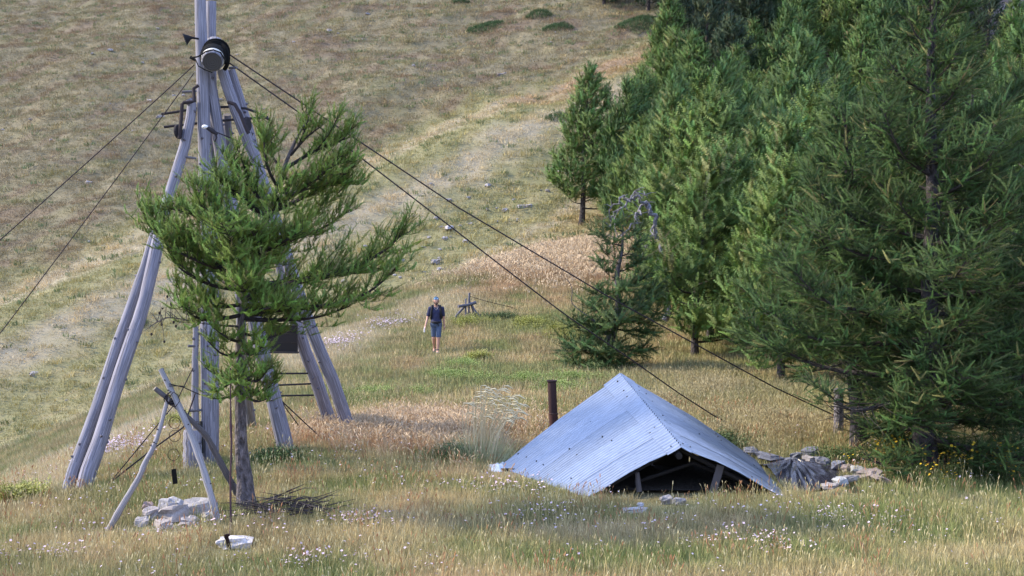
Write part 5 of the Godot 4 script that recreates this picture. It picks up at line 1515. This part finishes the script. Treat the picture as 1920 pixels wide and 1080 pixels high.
func meadow() -> void:
	var W := Color(1, 1, 1)
	strew("meadow_grass", "dry olive and straw-coloured grass of the near meadow", blades(22, 0.135, 0.0065, 0.13, 0.5, 1, W, 0.4, 0.15), 80000, 12.0, 31.0, W, 1.0, 1.0, 0.2)
	strew("tall_meadow_grass", "taller thin grass standing in the near meadow", blades(8, 0.24, 0.005, 0.10, 0.4, 2, W, 0.35, 0.15), 20000, 12.0, 31.0, Color(1.15, 1.1, 1.0), 1.0, 1.0, 0.15)
	strew("seed_stalks", "pale grass stalks with seed heads in the near meadow", stalks(3, 0.26, 0.14, 0.05, 0.0045, 3, Color(0.9, 0.85, 0.6), Color(1.15, 1.05, 0.85)), 5500, 13.0, 30.0, Color(0.58, 0.50, 0.32), 0.0, 1.0, 0.1)
	strew("russet_stalks", "brown-red dock and grass heads in the near meadow", stalks(3, 0.27, 0.12, 0.06, 0.006, 4, Color(0.8, 0.7, 0.6), Color(1, 0.9, 0.8), 0.05), 1500, 13.0, 30.0, Color(0.40, 0.22, 0.12), 0.0, 1.0, 0.1, 1.0)
	strew("far_meadow_grass", "dry grass of the meadow's back half", blades(22, 0.17, 0.012, 0.22, 0.5, 5, W, 0.4, 0.15), 58000, 30.0, 62.0, W, 1.0, 1.15, 0.2)
	strew("back_meadow_grass", "dry grass on the rounded crest of the meadow", blades(22, 0.24, 0.02, 0.3, 0.5, 6, W, 0.4, 0.1), 30000, 60.0, 96.0, W, 1.0, 1.3, 0.2)
	strew("slope_grass", "short tussocky grass of the far slope", blades(20, 0.12, 0.03, 0.4, 0.9, 7, W, 0.28, 0.12), 150000, 66.0, 190.0, W, 1.0, 1.15, 0.3)
	strew("slope_tussocks", "bigger pale and dark tussocks on the far slope", blades(26, 0.30, 0.035, 0.35, 0.7, 8, W, 0.35, 0.1), 7000, 66.0, 190.0, Color(1.15, 1.1, 1.0), 1.0, 1.25, 0.2, 2.0)
	strew("slope_herbs", "low dark green herbs on the far slope", blades(20, 0.3, 0.05, 0.35, 0.7, 9, W, 0.4, 0.0), 4500, 66.0, 190.0, Color(0.19, 0.23, 0.10), 0.0, 1.2, 0.3, 3.0)
	strew("red_grass", "soft reddish grass in full seed", stalks(7, 0.33, 0.2, 0.09, 0.006, 10, Color(1, 0.9, 0.8), Color(1.1, 1.0, 0.95), 0.3), 6500, 20.0, 60.0, Color(0.56, 0.43, 0.29), 0.0, 1.0, 0.1, 0.0, [[-1.7, 26.0, 2.1, 2.4], [-2.6, 25.6, 1.6, 1.6], [-0.9, 25.0, 0.9, 2.0]])
	strew("red_crest_grass", "reddish grass on the crest beyond the walker", stalks(8, 0.42, 0.35, 0.14, 0.013, 11, Color(1, 0.9, 0.8), Color(1.1, 1.0, 0.95), 0.3), 9000, 20.0, 64.0, Color(0.58, 0.45, 0.30), 0.0, 1.15, 0.1, 0.0, [[1.8, 66.0, 4.2, 8.5], [4.0, 71.0, 4.0, 5.0]])
	strew("gold_grass", "pale gold grass behind the hut and under the trees", stalks(7, 0.26, 0.2, 0.07, 0.0045, 12, Color(1, 0.95, 0.8), Color(1.1, 1.05, 0.9), 0.25), 3600, 20.0, 60.0, Color(0.47, 0.40, 0.25), 0.2, 1.0, 0.1, 0.0, [[4.2, 25.6, 2.0, 2.2], [5.6, 27.0, 1.4, 2.0], [5.0, 33.0, 2.2, 5.0], [3.2, 30.0, 1.8, 3.0]])
	strew("leafy_herbs", "fresh green leafy herbs in the hollow before the walker", leafy(6, 0.24, 0.05, 13, W), 1500, 20.0, 60.0, Color(0.27, 0.34, 0.10), 0.0, 1.0, 0.1, 0.0, [[-3.0, 32.5, 1.3, 1.1], [-1.5, 35.5, 1.1, 1.0], [0.3, 34.6, 1.1, 1.0], [-1.3, 38.6, 0.7, 1.4], [1.2, 33.0, 0.8, 1.0], [1.6, 35.0, 0.8, 0.8]])
	strew("yellow_green_herbs", "yellow-green herbs round the trestle", leafy(6, 0.28, 0.06, 14, W), 700, 20.0, 64.0, Color(0.33, 0.33, 0.08), 0.0, 1.0, 0.1, 0.0, [[-1.6, 48.6, 0.9, 0.8], [0.6, 48.2, 0.9, 0.8], [1.6, 46.6, 1.0, 1.0], [2.2, 45.0, 0.8, 0.9], [-1.0, 39.8, 0.4, 0.8], [-7.6, 30.5, 0.6, 0.6], [-7.9, 21.4, 0.4, 0.4]])
	strew("dark_herbs", "dark green dense herbs", leafy(7, 0.26, 0.06, 15, W), 900, 18.0, 64.0, Color(0.075, 0.12, 0.035), 0.0, 1.0, 0.1, 0.0, [[-0.4, 49.8, 1.3, 0.7], [7.2, 21.2, 1.7, 0.7], [5.6, 22.6, 0.7, 0.7], [3.7, 24.2, 0.7, 0.6], [-0.9, 22.9, 0.5, 0.4], [-4.0, 22.9, 0.5, 0.4], [2.2, 37.0, 0.9, 0.9]])
	var lilac := Color(0.66, 0.56, 0.72)
	strew("pale_flowers", "small white and lilac meadow flowers", blooms(3, 0.22, 0.22, 0.013, 16, lilac, Color(0.75, 0.66, 0.4)), 430, 13.0, 27.0, Color(1.05, 1.05, 1.05), 0.0, 1.0, 0.1, 4.0)
	strew("pink_flowers", "patches of pale pink flowers in the foreground grass", blooms(5, 0.19, 0.25, 0.014, 17, Color(0.72, 0.58, 0.68), Color(0.7, 0.5, 0.5)), 270, 13.0, 27.0, W, 0.0, 1.0, 0.1, 0.0, [[-2.6, 15.8, 1.6, 0.4], [-5.6, 16.4, 1.6, 0.6], [-0.2, 20.2, 1.6, 0.7], [4.4, 18.2, 2.2, 1.4], [-4.4, 17.8, 1.5, 0.7], [-2.0, 17.9, 1.3, 0.6], [3.2, 16.6, 1.8, 0.9], [0.6, 18.2, 2.0, 1.0]])
	strew("pink_crest_flowers", "band of pale pink flowers along the falling edge of the meadow", blooms(7, 0.22, 0.4, 0.022, 18, Color(0.70, 0.58, 0.66), Color(0.6, 0.5, 0.5)), 300, 30.0, 64.0, W, 0.0, 1.0, 0.1, 0.0, [[-5.9, 46.5, 1.0, 2.2], [-4.4, 50.0, 0.9, 2.2], [-7.9, 27.5, 0.5, 2.0]])
	strew("yellow_flowers", "yellow flowering herbs under the right-hand larches", blooms(7, 0.45, 0.15, 0.02, 19, Color(0.72, 0.50, 0.03), Color(0.5, 0.3, 0.02)), 45, 13.0, 30.0, W, 0.0, 1.0, 0.1, 0.0, [[7.0, 21.1, 0.5, 0.3], [7.6, 21.1, 0.4, 0.3], [6.1, 22.0, 0.5, 0.4], [6.9, 20.6, 1.0, 0.4]])
	# the tall feather grass beside the roof
	var t := thing("feather_grass", "tall clump of pale feather grass left of the metal roof", "grass clump", on(-0.5, -22.9))
	var r := RandomNumberGenerator.new(); r.seed = 12
	var b := MB.new()
	for i in 75:
		var p := Vector3(r.randfn(0, 0.15), -0.03, r.randfn(0, 0.12))
		var h := r.randf_range(0.75, 1.35)
		var e := p + Vector3(r.randf_range(-0.10, 0.45) * h, h, r.randf_range(-0.25, 0.25) * h)
		var m := p.lerp(e, 0.55) + Vector3(-0.04, 0.06, 0)
		var col := Color(0.62, 0.53, 0.33) * r.randf_range(0.8, 1.15)
		b.tube([p, m, e], [0.007, 0.006, 0.005], 3, col)
		var tip := e + Vector3(0.16, -0.05, 0) * r.randf_range(0.6, 1.4)
		b.tube([e, e.lerp(tip, 0.5) + Vector3(0, 0.025, 0), tip], [0.004, 0.017, 0.004], 4, col * 1.1)
	tag(part("plumes", b.mesh(false), M.grass, t), "", "", "", "stuff")
	b = MB.new()
	for i in 800:
		var p := Vector3(r.randfn(-0.05, 0.18), -0.03, r.randfn(0, 0.16))
		var h := r.randf_range(0.25, 0.62)
		var d := Vector3(p.x * 1.2 + r.randf_range(-0.12, 0.16), h, p.z + r.randf_range(-0.15, 0.15))
		var col := Color(0.38, 0.44, 0.26).lerp(Color(0.6, 0.54, 0.32), r.randf() * 0.5) * r.randf_range(0.75, 1.2)
		b.tri(p - Vector3(0.005, 0, 0), p + Vector3(0.005, 0, 0.003), p + d, col)
	tag(part("tuft", b.mesh(false), M.grass, t), "", "", "", "stuff")
